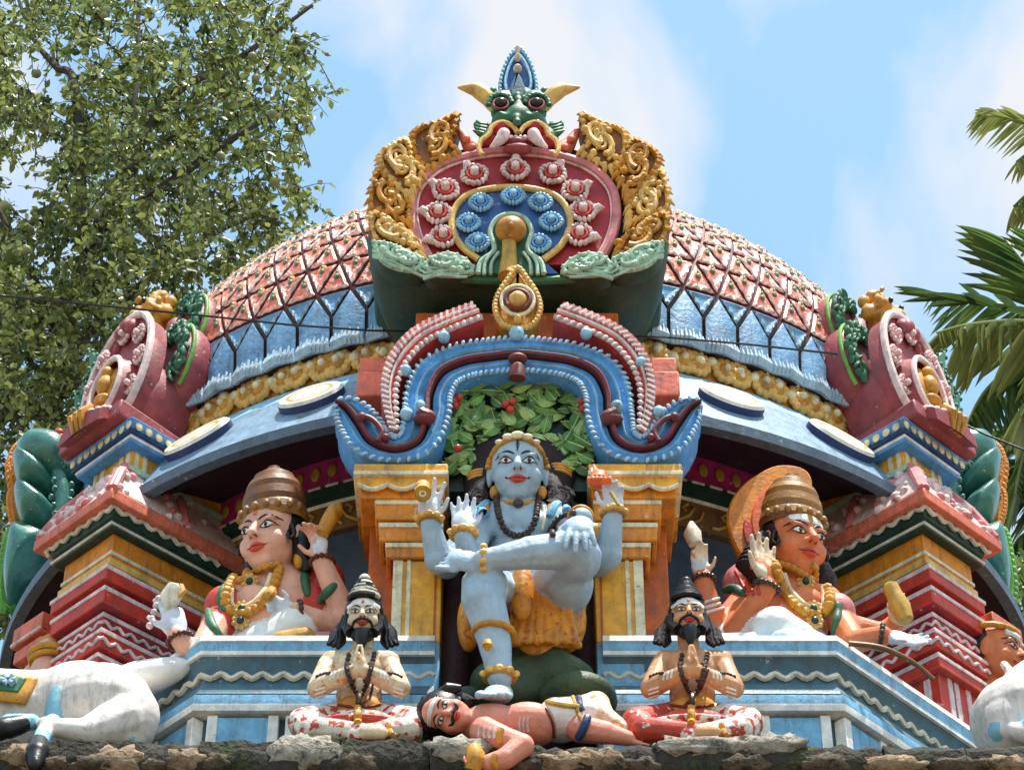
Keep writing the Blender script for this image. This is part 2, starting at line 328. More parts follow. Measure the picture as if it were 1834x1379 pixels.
# ---- neck wall with painted friezes
zt = 9.10
prof = [(2.20, ZP), (2.20, zt - .46), (2.235, zt - .46), (2.235, zt - .30), (2.25, zt - .29), (2.25, zt - .27), (2.29, zt - .27), (2.29, zt - .22), (2.27, zt - .21), (2.27, zt - .01), (2.2, zt)]
b = MB(); b.lathe(prof, 96, (0, YC), mi=[0, 1, 1, 2, 3, 3, 3, 4, 4, 4])
neck = b.obj('neck_wall', [P['deep_slate'], P['frieze_brown'], P['cream'], P['dark_green'], P['purple_band']], tower, ang=25)
db = MB(); db.ell((0, 0, 0), (.026, .008, .042), seg=14, rings=6); dm = db.mesh('frieze_dot', P['mustard'])
for k in range(-22, 23):
    a = R(k * 2.35)
    if 7 < abs(k * 2.35) < 46: inst(dm, 'frieze_dot', neck, Matrix.Translation((2.275 * math.sin(a), YC - 2.275 * math.cos(a), zt - .12)) @ Matrix.Rotation(a, 4, 'Z'))
for k in range(-9, 10):
    a = R(k * 5.4)
    if abs(k) > 1:
        T = Matrix.Translation((2.24 * math.sin(a), YC - 2.24 * math.cos(a), zt - .385)) @ Matrix.Rotation(a, 4, 'Z')
        b = MB(); sg = 1 if k > 0 else -1
        b.tube([T @ Vector((sg * x, 0, z)) for x, z in [(-.09, -.05), (-.05, -.045), (.0, -.01), (.03, .04), (.0, .06), (-.03, .035), (-.015, .01)]], .008, 6)
        b.tube([T @ Vector((sg * x, 0, z)) for x, z in [(.02, -.05), (.06, -.02), (.08, .03)]], .007, 6)
        b.obj('painted_scroll', P['mustard'], neck)
for k in range(-20, 21):
    if abs(k) > 3:
        a0, a1 = R(k * 2.4), R(k * 2.4 + 1.7); b = MB(); b.tube([(2.294 * math.sin(a), YC - 2.294 * math.cos(a), zt - .225) for a in (a0, (a0 + a1) / 2, a1)], .007, 6); b.obj('painted_dash', P['offwhite'], neck)
# ---- cornice (curved roof edge)
cp = [(2.27, 9.06), (2.5, 9.0), (2.70, 8.86), (2.76, 8.78), (2.815, 8.78), (2.82, 8.835), (2.80, 8.85), (2.76, 8.93), (2.68, 9.08), (2.58, 9.24), (2.5, 9.36), (2.44, 9.40), (2.3, 9.40)]
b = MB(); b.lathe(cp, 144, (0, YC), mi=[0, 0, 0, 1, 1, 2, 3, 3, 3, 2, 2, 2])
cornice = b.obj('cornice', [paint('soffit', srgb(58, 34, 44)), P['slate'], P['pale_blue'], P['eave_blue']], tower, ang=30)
for px, py, rw, rh in [(556, 722, .17, .10), (352, 800, .20, .105), (1312, 724, .17, .10), (1508, 796, .20, .105), (740, 690, .15, .09), (1116, 690, .15, .09)]:
    c = Wr(px, py, 2.69, YC); a = math.atan2(c.x, -(c.y - YC)); tl = math.atan2(.24, .38)
    T = Matrix.Translation((2.67 * math.sin(a), YC - 2.67 * math.cos(a), 9.09)) @ Matrix.Rotation(a, 4, 'Z') @ Matrix.Rotation(-tl, 4, 'X')
    b = MB(); n = 40
    ring = lambda k, y: [T @ Vector((k * rw * math.cos(2 * math.pi * j / n), y, k * rh * 1.35 * math.sin(2 * math.pi * j / n))) for j in range(n)]
    b.loft([ring(1, .03), ring(1, -.03)], 0, caps=False); b.loft([ring(1, -.03), ring(.93, -.045)], 1, caps=False); b.loft([ring(.93, -.045), ring(.72, -.047)], 2, caps=False); b.loft([ring(.72, -.047), ring(.62, -.047)], 3, caps=False); b.loft([ring(.62, -.047), ring(.02, -.05)], 2, caps=True)
    b.obj('cornice_disc', [P['navy'], P['white'], P['offwhite'], P['gold']], cornice, ang=35)
# ---- flower garland under the dome
fl = MB()
for j in range(11):
    a = 2 * math.pi * j / 11; fl.ell((.058 * math.cos(a), -.012, .062 * math.sin(a)), (.026, .022, .026), seg=7, rings=5, mi=0)
fl.ell((0, -.005, 0), (.052, .035, .056), seg=12, rings=6, mi=1); fl.ell((0, -.035, .01), (.022, .022, .022), seg=8, rings=5, mi=2)
fl.ell((.087, -.02, .02), (.03, .025, .028), seg=8, rings=5, mi=2)
flm = fl.mesh('garland_flower', [P['gold_pale'], P['gold'], P['cream']])
b = MB(); b.lathe([(2.42, 9.38), (2.46, 9.40), (2.47, 9.47), (2.44, 9.54), (2.36, 9.55)], 120, (0, YC)); gar = b.obj('garland_band', P['amber'], tower)
for k in range(-36, 37):
    a = R(k * 2.62 + (0.9 if k % 2 else 0)); 
    inst(flm, 'garland_flower', gar, Matrix.Translation((2.475 * math.sin(a), YC - 2.475 * math.cos(a), 9.465)) @ Matrix.Rotation(a, 4, 'Z') @ Matrix.Rotation(random.uniform(-.3, .3), 4, 'Y') @ Matrix.Scale(1.02 + random.uniform(-.1, .1), 4))
# ---- dome
DA, DB, DZ = 2.52, 1.985, 9.78
def dpt(lat, lon, off=0.0):
    la, lo = R(lat), R(lon); r, z = DA * math.cos(la), DB * math.sin(la)
    n = Vector((math.cos(la) / DA, math.sin(la) / DB)).normalized(); r += n.x * off; z += n.y * off
    return Vector((r * math.sin(lo), YC - r * math.cos(lo), DZ + z))
b = MB(); b.lathe([(2.3, 9.46), (2.44, 9.50)] + [(DA * math.cos(R(t)), DZ + DB * math.sin(R(t))) for t in list(range(-7, 4, 2)) + list(range(4, 90, 4)) + [89.5]], 120, (0, YC), mi=[0] * 8 + [1] * 60)
b.m = b.m[:len(b.f)]; dome = b.obj('dome', [P['grout'], P['grout_red']], tower)
DL = 4.3
def tri_mesh(name, tri, mats, kind):           # tri: three (lat, lon) corners; returns mesh around lon 0
    # tile body: sunken edge, raised cushion, pale scalloped fringe on the lower edges, leaf boss near the top
    b = MB(); cla = sum(t[0] for t in tri) / 3; clo = sum(t[1] for t in tri) / 3
    def q(t, k, off): return dpt(cla + (t[0] - cla) * k, clo + (t[1] - clo) * k, off)
    N = 6; edge = []
    for i in range(3):
        a, c = tri[i], tri[(i + 1) % 3]
        for j in range(N): edge.append((a[0] + (c[0] - a[0]) * j / N, a[1] + (c[1] - a[1]) * j / N))
    n = len(edge); lowlat = min(t[0] for t in tri); hi = max(t[0] for t in tri)
    up = sum(1 for t in tri if t[0] > (lowlat + hi) / 2) == 1
    lev = [(.87, -.008), (.85, .008), (.62, .016), (.42, .010)]; rings = []
    for li, (k, off) in enumerate(lev):
        rr = []
        for j, e in enumerate(edge):
            kk = k
            low = (e[0] < lowlat + (hi - lowlat) * .08) if up else (e[0] < hi - (hi - lowlat) * .08)
            if li == 2 and low and j % 2: kk = .84
            o2 = off + (.007 if (li in (1, 2) and low and j % 2 == 0) else 0)
            rr.append(q(e, kk, o2))
        rings.append(rr)
    V = [p for r in rings for p in r]; F = []; MI = []
    for i in range(3):
        for j in range(n):
            k2 = (j + 1) % n; F.append((i * n + j, i * n + k2, (i + 1) * n + k2, (i + 1) * n + j))
            e = edge[j]; e2 = edge[k2]; el = (e[0] + e2[0]) / 2
            low = (el < lowlat + (hi - lowlat) * .1) if up else (el < hi - (hi - lowlat) * .1)
            MI.append(4 if i == 0 else 1 if (low and i == 1) else 0)
    F.append(tuple(range(3 * n, 4 * n))); MI.append(0)
    b.add(V, F, MI)
    if kind == 'red':
        ce = (cla + (1.0 if up else .9), clo); 
        b.ell(dpt(ce[0] + .4, ce[1], .009), (.028, .007, .036), seg=10, rings=5, mi=2); b.ell(dpt(ce[0], ce[1], .015), (.014, .008, .018), seg=8, rings=5, mi=3)
        b.ell(dpt(ce[0] + .75, ce[1], .016), (.009, .010, .022), seg=6, rings=4, mi=3)
    return b.mesh(name, mats, ang=50)
RM = [P['tile_red'], P['tile_white'], P['tile_orange'], paint('tile_leaf', srgb(104, 136, 112)), P['grout_red']]
BM_ = [P['tile_blue'], P['tile_fringe'], P['tile_blue'], P['tile_blue'], P['grout']]
rest = MB(); lats = [4 + 7.0 * k for k in range(9)]
def place_tiles(me, name, kind, base):
    for k in range(-26, 27):
        lon = k * DL + base
        if abs(lon) > 100: continue
        T = Matrix.Translation((0, YC, 0)) @ Matrix.Rotation(R(lon), 4, 'Z') @ Matrix.Translation((0, -YC, 0))
        if 12.5 < abs(lon) < (49.5 if kind == 'red' else 56): inst(me, name, dome, T @ Matrix.Rotation(0, 4, 'Z'))
        else:
            V = [T @ v.co for v in me.vertices]; rest.add(V, [tuple(p.vertices) for p in me.polygons], [p.material_index + (0 if kind == 'red' else 5) for p in me.polygons])
for k in range(7):
    la, lb = lats[k], lats[k + 1]; sh = 0.5 * DL * (k % 2)
    place_tiles(tri_mesh('dome_tile', [(lb, 0), (la, DL / 2), (la, -DL / 2)], RM, 'red'), 'dome_tile', 'red', sh + DL / 2 * 0)
    place_tiles(tri_mesh('dome_tile', [(lb, DL / 2), (lb, -DL / 2), (la, 0)][::-1], RM, 'red'), 'dome_tile', 'red', sh + DL / 2)
place_tiles(tri_mesh('skirt_tile', [(lats[0], DL / 2), (lats[0], -DL / 2), (-1.2, 0)][::-1], BM_, 'blue'), 'skirt_tile', 'blue', 0)
# tall pointed skirt tiles with a ridge and a fringe along the foot
b = MB(); n = 5; h = DL / 2
def tall():
    out = [(-7.6, -h), (-1.2, -h), (lats[0] - .2, 0), (-1.2, h), (-7.6, h)]
    cl = (-3.0, 0); q = lambda e, k, off: dpt(cl[0] + (e[0] - cl[0]) * k, e[1] * k, off)
    base = [q(e, .93, -.01) for e in out]; top = [q(e, .895, .022) for e in out]; mid = [dpt(-6.6, 0, .05), dpt(2.2, 0, .030)]
    V = base + top + mid
    F = [(i, (i + 1) % 5, (i + 1) % 5 + 5, i + 5) for i in range(5)] + [(5, 6, 11, 10), (6, 7, 11), (7, 8, 11), (8, 9, 10, 11), (9, 5, 10)]
    b.add(V, F, [4] * 5 + [0] * 5)
    for j in range(9):
        x = -h * .84 + h * 1.68 * j / 8; o = .03 + .028 * (1 - abs(x) / h)
        b.tube([dpt(-7.5, x, o), dpt(-6.4, x, o + .012), dpt(-5.2 + .5 * (j % 2), x, o)], [.016, .013, .004], 5, mi=1)
tall(); place_tiles(b.mesh('skirt_tile', BM_, ang=30), 'skirt_tile', 'blue', DL / 2)
rest.obj('dome_tile', RM + BM_, dome, kind='stuff')
# ---- seat plinths on both sides of the niche
zs = zat(0, 0, 1150); SX0, SX1 = -0.345, -1.285
sd = Vector((-math.cos(R(47)), math.sin(R(47))))
spath = [Vector((SX0, 0)), Vector((SX1, 0)), Vector((SX1, 0)) + sd * 1.25]
def offs(path, d):
    o = []
    for i, p in enumerate(path):
        ns = []
        if i > 0: t = (p - path[i - 1]).normalized(); ns.append(Vector((-t.y, t.x)))
        if i < len(path) - 1: t = (path[i + 1] - p).normalized(); ns.append(Vector((-t.y, t.x)))
        n = ns[0] if len(ns) == 1 else (ns[0] + ns[1]) / (1 + ns[0].dot(ns[1]))
        o.append(p + n * d)
    return o
def mould(path, prof, mi):                      # prof: closed list of (offset outwards, z)
    b = MB(); rings = []
    cols = [offs(path, d) for d, z in prof]
    for i in range(len(path)): rings.append([(cols[j][i].x, cols[j][i].y, prof[j][1]) for j in range(len(prof))])
    V = [p for r in rings for p in r]; k = len(prof); F = []; MI = []
    for i in range(len(path) - 1):
        for j in range(k):
            j2 = (j + 1) % k; F.append((i * k + j, (i + 1) * k + j, (i + 1) * k + j2, i * k + j2)); MI.append(mi[j] if isinstance(mi, list) else mi)
    F += [tuple(range(k)), tuple(reversed(range(len(rings) * k - k, len(rings) * k)))]; MI += [0, 0]
    b.add(V, F, MI); return b
def wavy(path, d, z, amp, wl, r, lo=0.0):
    q = offs(path, d); pts = []
    for i in range(len(q) - 1):
        a, c = q[i], q[i + 1]; L_ = (c - a).length; m = max(2, int(L_ / wl * 6))
        for j in range(m + (1 if i == len(q) - 2 else 0)):
            s_ = j / m; p = a + (c - a) * s_; pts.append((p.x, p.y, z + amp * math.sin(2 * math.pi * s_ * L_ / wl)))
    b = MB(); b.tube(pts, r, 6); return b
core = mould(spath, [(-.02, ZP), (-.02, zs - .06), (-.9, zs - .06), (-.9, ZP)], 0)
for pl, mk in zip(both(core, 'plinth', P['teal_grey'], tower), (lambda q: q, mirx)):
    mk(mould(spath, [(.05, zs), (.055, zs - .028), (.05, zs - .03), (.045, zs - .072), (.045, zs - .09), (-.9, zs - .09), (-.9, zs)], [0, 0, 1, 0, 0, 0, 1])).obj('top_slab', [P['white'], P['sky_blue']], pl)
    mk(mould(spath, [(.03, zs - .09), (.0, zs - .13), (-.0, zs - .20), (.03, zs - .25), (.04, zs - .275), (-.3, zs - .275), (-.3, zs - .09)], [0, 0, 0, 0, 0, 0, 0])).obj('cove', P['teal_grey'], pl)
    mk(wavy(spath, .006, zs - .17, .012, .085, .014)).obj('wavy_line', P['offwhite'], pl)
    mk(mould(spath, [(.036, zs - .275), (.036, zs - .29), (-.3, zs - .29), (-.3, zs - .275)], 0)).obj('black_line', P['black'], pl)  # thin black band between cove and fillet
    mk(mould(spath, [(.055, zs - .29), (.06, zs - .335), (.055, zs - .365), (-.3, zs - .365), (-.3, zs - .29)], [0, 1, 1, 0, 0])).obj('fillet', [P['sky_blue'], P['white']], pl)
    for i in range(2):
        a, c = offs(spath, .0)[i], offs(spath, .0)[i + 1]; t = (c - a).normalized(); nn = Vector((-t.y, t.x)); L_ = (c - a).length
        for k in range(3 if i == 0 else 4):
            st = (.02 + k * .315) if i == 0 else (.03 + k * .30)
            if st + .26 > L_: continue
            T = Matrix.Translation((a.x, a.y, 0)) @ Matrix(((t.x, -nn.x, 0, 0), (t.y, -nn.y, 0, 0), (0, 0, 1, 0), (0, 0, 0, 1)))
            q = MB(); q.box(st, st + .25, -.028, .02, ZP, zs - .38, 0, T); mk(q).obj('panel', P['panel_blue'], pl, bev=.004)
            for e in (st - .03, st + .215):
                q = MB(); q.box(e, e + .042, -.036, .02, ZP, zs - .375, 0, T); mk(q).obj('panel_strip', P['white'], pl, bev=.004)
# ---- niche pillars
def pz(py, Y=0): return zat(0, Y, py)
def pxx(px, py, Y): return W(px, py, Y).x
def pillar(sg):
    X = lambda px, py=1000, Y=0: pxx(928 - sg * (928 - px), py, Y)
    def bx(mb, xl, xr, y0, y1, p0, p1, mi=0):
        z1, z0 = pz(p0, y0), pz(p1, y0); x0, x1 = X(xl, (p0 + p1) / 2, y0), X(xr, (p0 + p1) / 2, y0)
        mb.box(min(x0, x1), max(x0, x1), y0, y1, z0, z1, mi)
    b = MB(); bx(b, 704, 790, 0, .4, 1000, 1150); o = b.obj('niche_pillar', P['yellow'], tower, bev=.006)
    def sub(name, mat, *a, bev=.006):
        q = MB(); bx(q, *a); return q.obj(name, mat, o, bev=bev)
    q = MB(); q.box(*sorted((X(702, 1190, -.012), X(787, 1190, -.012))), -.012, .4, ZP, pz(1150, -.012)); q.obj('pedestal', P['sky_blue'], o, bev=.006)
    q = MB(); q.box(*sorted((X(700, 1250, -.03), X(788, 1250, -.03))), -.006, .4, ZP, pz(1240, 0)); q.obj('pedestal_foot', P['teal_grey'], o, bev=.006)
    sub('painted_stripe', P['cream'], 702, 719, -.004, .02, 1003, 1147, bev=0); sub('painted_stripe', P['cream'], 727, 734, -.004, .02, 1003, 1147, bev=0); sub('painted_stripe', P['brown_orange'], 777, 781, -.004, .02, 1003, 1147, bev=0)
    b2 = MB(); bx(b2, 660, 792, .13, .45, 850, 1170); b2.obj('back_pilaster', P['brown_orange'], o, bev=.006)
    for xl, p0, p1, y0 in [(691, 974, 998, -.02), (679, 938, 968, -.035), (672, 897, 930, -.05)]:
        sub('corbel', P['orange'], xl, 793, y0, .4, p0, p1)
        sub('corbel_edge', P['cream'], xl - 1, 794, y0 - .008, .2, p0 - 3, p0 + 5, bev=.003)
        sub('corbel_recess', P['dark_red'], xl + 8, 792, y0 + .02, .3, p1, p1 + 7, bev=0)  # dark red strip set back under each corbel
    sub('capital', P['orange'], 645, 797, -.07, .4, 868, 892); 
    # wavy lower lip of the capital
    xa, xb = X(642, 860, -.09), X(800, 860, -.09); n = 30; pts = []
    for k in range(n + 1):
        s_ = k / n; wv = -abs(math.sin(s_ * math.pi * 3)) * .026 
        pts.append((xa + (xb - xa) * s_, pz(868, -.09) + wv))
    q = MB(); q.prism([(xa, pz(850, -.09)), (xb, pz(850, -.09))] + pts[::-1], -.09, .3, 0, .004); q.obj('capital_band', P['yellow'], o)
    q = MB(); q.tube([(x, -.094, z) for x, z in pts], .011, 6); q.tube([(x, -.094, pz(851, -.09)) for x in (xa, xb)], .008, 6); q.obj('capital_piping', P['cream'], o)
    sub('capital_top', P['yellow'], 634, 802, -.105, .4, 830, 848); sub('capital_edge', P['cream'], 633, 803, -.112, .2, 842, 849, bev=.003)
pillar(1); pillar(-1)
# ---- niche recess
b = MB(); b.box(-.37, .40, .36, .5, ZP, pz(690, .36)); niche = b.obj('niche_back', P['dark_purple'], tower)
for sg in (-1, 1):
    q = MB(); q.tube([(sg * .285 + .01, .24, ZP), (sg * .29 + .01, .22, 7.2), (sg * .27 + .01, .25, 7.8)], [.085, .075, .06], 12); q.obj('tree_trunk_relief', P['dark_purple'], niche)
# leaves and berries in the arch
lfv = MB()
for i in range(7):
    t = i / 6; wv = .5 * math.sin(math.pi * t**.8)
    rg = -.13 - .05 * math.sin(math.pi * t); vn = .03 * (i % 2)
    lfv.v += [(-wv, .02 * (i % 2), t - .5), (-wv * .5, -.10 + vn, t - .5), (-.045 * (1 - t * .6), rg, t - .5), (.045 * (1 - t * .6), rg - .03, t - .5), (wv * .5, -.10 + vn, t - .5), (wv, .02 * (i % 2), t - .5)]
lfv.f = [(i * 6 + j, i * 6 + j + 1, i * 6 + j + 7, i * 6 + j + 6) for i in range(6) for j in range(5)]; lfv.m = [1 if j == 2 else 0 for i in range(6) for j in range(5)]
lgm = [paint('niche_leaf_a', srgb(110, 156, 70), rough=.3, var=.3), paint('niche_leaf_b', srgb(76, 122, 54), rough=.3, var=.3), paint('niche_leaf_c', srgb(160, 186, 110), rough=.3, var=.3)]
lms = [lfv.mesh('niche_leaf', [m, paint('niche_leaf_rib', srgb(176, 196, 132), rough=.4)]) for m in lgm]
q = MB(); q.prism(XZ([(800, 690), (800, 880), (1066, 880), (1066, 690), (1030, 672), (830, 672)], .03), .03, .36); bk = q.obj('foliage_ground', P['bottle'], niche)
rr = random.Random(5)
for i in range(210):
    px = rr.uniform(806, 1058); py = rr.uniform(686, 846)
    if (px - 925)**2 / 55**2 + (py - 850)**2 / 70**2 < 1: continue
    s_ = rr.uniform(.07, .10); Y = .015 - rr.uniform(0, .05)
    T = Matrix.Translation(W(px, py, Y)) @ Matrix.Rotation(rr.choice([-1, 1]) * rr.uniform(.2, 1.7), 4, 'Y') @ Matrix.Rotation(rr.uniform(-.3, .3), 4, 'X') @ Matrix.Diagonal((s_ * .72, s_ * .6, s_ * 1.25, 1))
    inst(lms[rr.choice([0, 0, 1, 1, 2])], 'niche_leaf', bk, T)
bb = MB(); bb.ell((0, 0, 0), (.019, .019, .019), seg=12, rings=8); bbm = bb.mesh('berry', P['berry'])
for px, py in [(812, 718), (822, 712), (815, 727), (905, 724), (918, 720), (914, 734), (1042, 720), (1052, 727), (1044, 732), (820, 803), (1058, 838)]:
    inst(bbm, 'berry', bk, Matrix.Translation(W(px, py, -.07)))
# ---- scalloped blue arch over the niche
def ribbon(mb, path, hw, sec, flip=1):
    n = len(path); k = len(sec); V = []
    for i, p in enumerate(path):
        t = (path[min(i + 1, n - 1)] - path[max(i - 1, 0)]); t = Vector((t.x, 0, t.z)).normalized(); nn = Vector((-t.z, 0, t.x)) * flip
        for (a, y, *_r) in sec: V.append(p + nn * (a * hw[i]) + Vector((0, y, 0)))
    F = []; MI = []
    for i in range(n - 1):
        for j in range(k - 1):
            F.append((i * k + j, (i + 1) * k + j, (i + 1) * k + j + 1, i * k + j + 1)); MI.append(sec[j][2])
    F += [tuple(range(k)), tuple(range((n - 1) * k, n * k))]; MI += [0, 0]
    mb.add(V, F, MI)
AY = -.10
half = [(600, 722, 6), (622, 733, 28), (644, 760, 39), (666, 791, 37), (708, 806, 30), (748, 789, 38), (764, 745, 44), (768, 705, 45), (788, 668, 46), (830, 648, 44), (880, 640, 43), (928, 636, 44)]
cpts = half + [(1856 - x, y, h) for x, y, h in half[:-1][::-1]]
path = pxpath([(x, y) for x, y, h in cpts], AY, 8); hw = [v.x for v in spline([(M(h), 0, 0) for x, y, h in cpts], 8)]
sec = [(-1, .22, 0), (-1, .0, 3), (-.9, -.012, 3), (-.8, 0, 1), (-.55, -.006, 2), (-.50, -.016, 2), (-.44, -.006, 1), (-.24, .0, 4), (-.13, .006, 5), (-.08, -.026, 5), (.05, -.03, 6), (.10, -.026, 4), (.16, .006, 1), (.42, -.004, 2), (.47, -.014, 2), (.53, -.004, 1), (.8, 0, 3), (.9, -.012, 3), (1, 0, 0), (1, .22, 0)]
b = MB(); ribbon(b, path, hw, sec, 1)
arch = b.obj('niche_arch', [P['arch_blue'], P['arch_blue'], P['pale_blue'], P['sky_blue'], P['black'], P['maroon'], P['dusty_pink']], tower, ang=50)
bd = MB(); bd.ell((0, 0, 0), (.009, .010, .0165), seg=8, rings=5); bdm = bd.mesh('arch_bead', paint('bead_white', srgb(164, 200, 226), dirt=.4))
def beads(path, hw, a, step, me, name, parent, Y=-.012, flip=1, skip=0):
    acc = 0; n = len(path); nxt = step * .5; cnt = 0
    for i in range(1, n):
        d = path[i] - path[i - 1]; L_ = d.length
        while acc + L_ > nxt:
            f = (nxt - acc) / L_; p = path[i - 1] + d * f; t = Vector((d.x, 0, d.z)).normalized(); nn = Vector((-t.z, 0, t.x)) * flip
            q = p + nn * a * (hw[i - 1] + (hw[i] - hw[i - 1]) * f) + Vector((0, Y, 0))
            inst(me, name, parent, Matrix.Translation(q) @ Matrix.Rotation(-math.atan2(nn.x, nn.z) * -1 + .5, 4, 'Y')); nxt += step
        acc += L_
beads(path, hw, -.93, .0265, bdm, 'arch_bead', arch); beads(path, hw, .93, .025, bdm, 'arch_bead', arch)
for px, py, w_ in [(925, 597, 15), (795, 604, 12), (1050, 598, 12), (727, 664, 11), (1148, 650, 11), (728, 742, 13), (1180, 738, 12), (752, 728, 12), (1105, 728, 12)]:
    q = MB(); q.ell(W(px, py, AY - .02), (M(w_), .03, M(w_) * 1.1), seg=10, rings=6); q.obj('arch_boss', P['pale_blue'], arch)
q = MB(); q.tube([W(927, 648, AY - .02), W(927, 660, AY - .05), W(926, 678, AY - .04)], [.012, .034, .04], 10); q.ell(W(927, 643, AY - .04), (.045, .035, .025)); q.obj('arch_tassel', P['maroon'], arch)
for sg in (1, -1):
    f = lambda L_: [(928 - sg * (928 - x), y) for x, y in L_]
    q = MB(); q.tube(pxpath(f([(750, 738), (762, 744), (780, 748)]), AY - .035, 4), [.02, .03, .032, .03, .032, .03, .028, .02, .012], 8); q.ell(W(*f([(760, 751)])[0], AY - .03), (.05, .035, .025)); q.obj('arch_clasp', P['maroon'], arch)
    q = MB(); q.tube(pxpath(f([(650, 745), (668, 752), (684, 772), (676, 790)]), AY - .035, 5), .013, 8); q.ell(W(*f([(648, 748)])[0], AY - .03), (.024, .025, .024)); q.ell(W(*f([(690, 784)])[0], AY - .03), (.02, .02, .02)); q.obj('arch_curl', P['maroon'], arch)
    # red flame band outside the arch
    pts = [(708, 776, 5), (699, 735, 12), (697, 690, 17), (712, 645, 22), (748, 604, 25), (800, 577, 26), (856, 556, 25)]
    rp = pxpath(f([(x, y) for x, y, h in pts]), AY - .01, 8); rh = [v.x for v in spline([(M(h), 0, 0) for x, y, h in pts], 8)]
    sc = [(-1, .25, 0), (-1, 0, 1), (-.72, -.02, 1), (-.62, -.005, 0), (-.3, -.005, 2), (-.25, -.02, 2), (-.05, -.02, 2), (0, -.005, 0), (.25, -.005, 2), (.3, -.012, 2), (.5, -.012, 2), (.55, 0, 0), (1, 0, 0), (1, .25, 0)]
    if sg < 0: sc = [(-a, y, m) for a, y, m in sc]
    q = MB(); ribbon(q, rp, rh, sc); fb = q.obj('flame_band', [P['red'], P['rose_white'], P['rose_white']], tower, ang=50)
    rb = MB(); rb.ell((0, 0, 0), (.011, .011, .017), seg=8, rings=5); beads(rp, rh, -.88 * sg, .036, rb.mesh('band_bead', P['rose_white']), 'band_bead', fb, -.014)
    for e in (.28,): 
        rb = MB(); rb.box(-.006, .006, -.02, .0, -.020, .020); beads(rp, rh, .42 * sg, .03, rb.mesh('band_dash', P['rose_white']), 'band_dash', fb, -.006)
    # pink stepped blocks behind the arch
    for (x0, x1, y0, y1, Y) in [(640, 700, 664, 708, .16), (645, 690, 640, 666, .20)]:
        q = MB(); a, c = W(*f([(x0, y0)])[0], Y), W(*f([(x1, y1)])[0], Y); q.box(min(a.x, c.x), max(a.x, c.x), Y, Y + .4, c.z, a.z); q.obj('pedestal_block', P['salmon'], tower, bev=.008)
q = MB(); a, c = W(745, 560, .18), W(1110, 640, .18); q.box(a.x, c.x, .18, .6, c.z - .15, a.z); gb = q.obj('gable_base', P['brown_orange'], tower, bev=.006)
# ================================================================= rosettes shared by all gables
def rosette(name, r, n, mp, mk, mc, tip=False, body=None):
    b = MB()
    for j in range(n):
        a = 2 * math.pi * j / n
        T = Matrix.Rotation(-a, 3, 'Y')
        b.ell((r * .80 * math.sin(a), -.012, r * .80 * math.cos(a)), (r * .17, r * .26, r * .26), T, seg=7, rings=5, mi=0)
    b.ell((0, 0, 0), (r * .72, r * .35, r * .72), seg=16, rings=6, mi=1)
    b.tube([(r * .5 * math.sin(2 * math.pi * j / 16), -r * .33, r * .5 * math.cos(2 * math.pi * j / 16)) for j in range(16)], r * .09, 6, 2, closed=True)
    b.tube([(0, -r * .2, 0), (0, -r * .75, 0), (0, -r * .85, 0)], [r * .3, r * .27, r * .16], 12, mi=3)
    if tip: b.tube([(0, -.01, r * .85), (0, -.02, r * 1.1), (0, -.01, r * 1.5)], [r * .34, r * .3, r * .03], 8, mi=0)
    return b.mesh(name, [mp, body or mk, mk, mc])
def scroll_leaf(b, poly, Y, th, mi=0, bev=.012, relief=1, mi2=0, seed=0, mside=None, tips=True):
    # a carved leaf: bevelled slab, rim bead line, a curled spine and bosses
    rr = random.Random(seed); q = spline([W(x, y, Y) for x, y in poly], 5, True)
    b.prism([(p.x, p.z) for p in q], Y, Y + th, mi, bev, mside)
    c = sum((p for p in q), Vector()) / len(q)
    rim = [c + (p - c) * .86 + Vector((0, -.006, 0)) for p in q]
    b.tube(rim, .011, 6, mi2, closed=True)
    for k in range(0, len(q), 3):
        p = c + (q[k] - c) * .93; b.ell((p.x, Y - .004, p.z), (.013, .016, .013), seg=6, rings=4, mi=mi2)
    if relief:
        for k in (range(0, len(q), 2) if tips else ()):             # flame-like tips and cut lines around the rim
            p = q[k]; o_ = (p - c).normalized(); b.tube([c + (p - c) * .80 + Vector((0, -.02, 0)), c + (p - c) * .95 + Vector((0, -.014, 0)), p + o_ * .022 + Vector((0, .02, 0))], [.015, .013, .003], 6, mi2)
        far = max(q, key=lambda p: (p - c).length); ax = (far - c); L_ = ax.length; ax.normalize(); sd_ = Vector((-ax.z, 0, ax.x))
        for sg, k0 in ((1, .1), (-1, -.25)):
            sp = []
            for i in range(15):
                t = i / 14; ang = 3.6 * t * math.pi / 2 * 1.5; rad_ = L_ * .42 * (1 - .78 * t)
                sp.append(c + ax * (L_ * k0 + rad_ * math.cos(ang) * .9) + sd_ * sg * (rad_ * math.sin(ang) * .55) + Vector((0, -.018, 0)))
            b.tube(sp, [.018 * (1 - .55 * i / 14) for i in range(15)], 7, mi2); b.tube([c + (p - c) * 1.0 + ax * .03 + Vector((0, .004, 0)) for p in sp[:9]], .009, 6, mi2)
        for k in range(11):
            p = c + ax * rr.uniform(-.5, .6) * L_ + sd_ * rr.uniform(-.25, .25) * L_; b.ell((p.x, Y - .012, p.z), (rr.uniform(.014, .026), .025, rr.uniform(.014, .024)), seg=8, rings=5, mi=mi2)
# ================================================================= main gable
KY = .04
Lb = [(663, 428), (668, 452), (690, 470), (745, 489), (820, 498), (880, 502)]
Lt = [(664, 350), (676, 300), (705, 268), (745, 262), (800, 275), (840, 262)]
outl = Lt[::-1] + Lb; outl = outl + mir(outl)[::-1]
b = MB(); pl = XZ(outl, KY + .05); b.prism(pl, KY + .05, KY + .62, 0, .01)
gable = b.obj('main_gable', P['dark_green'], tower, ang=30)
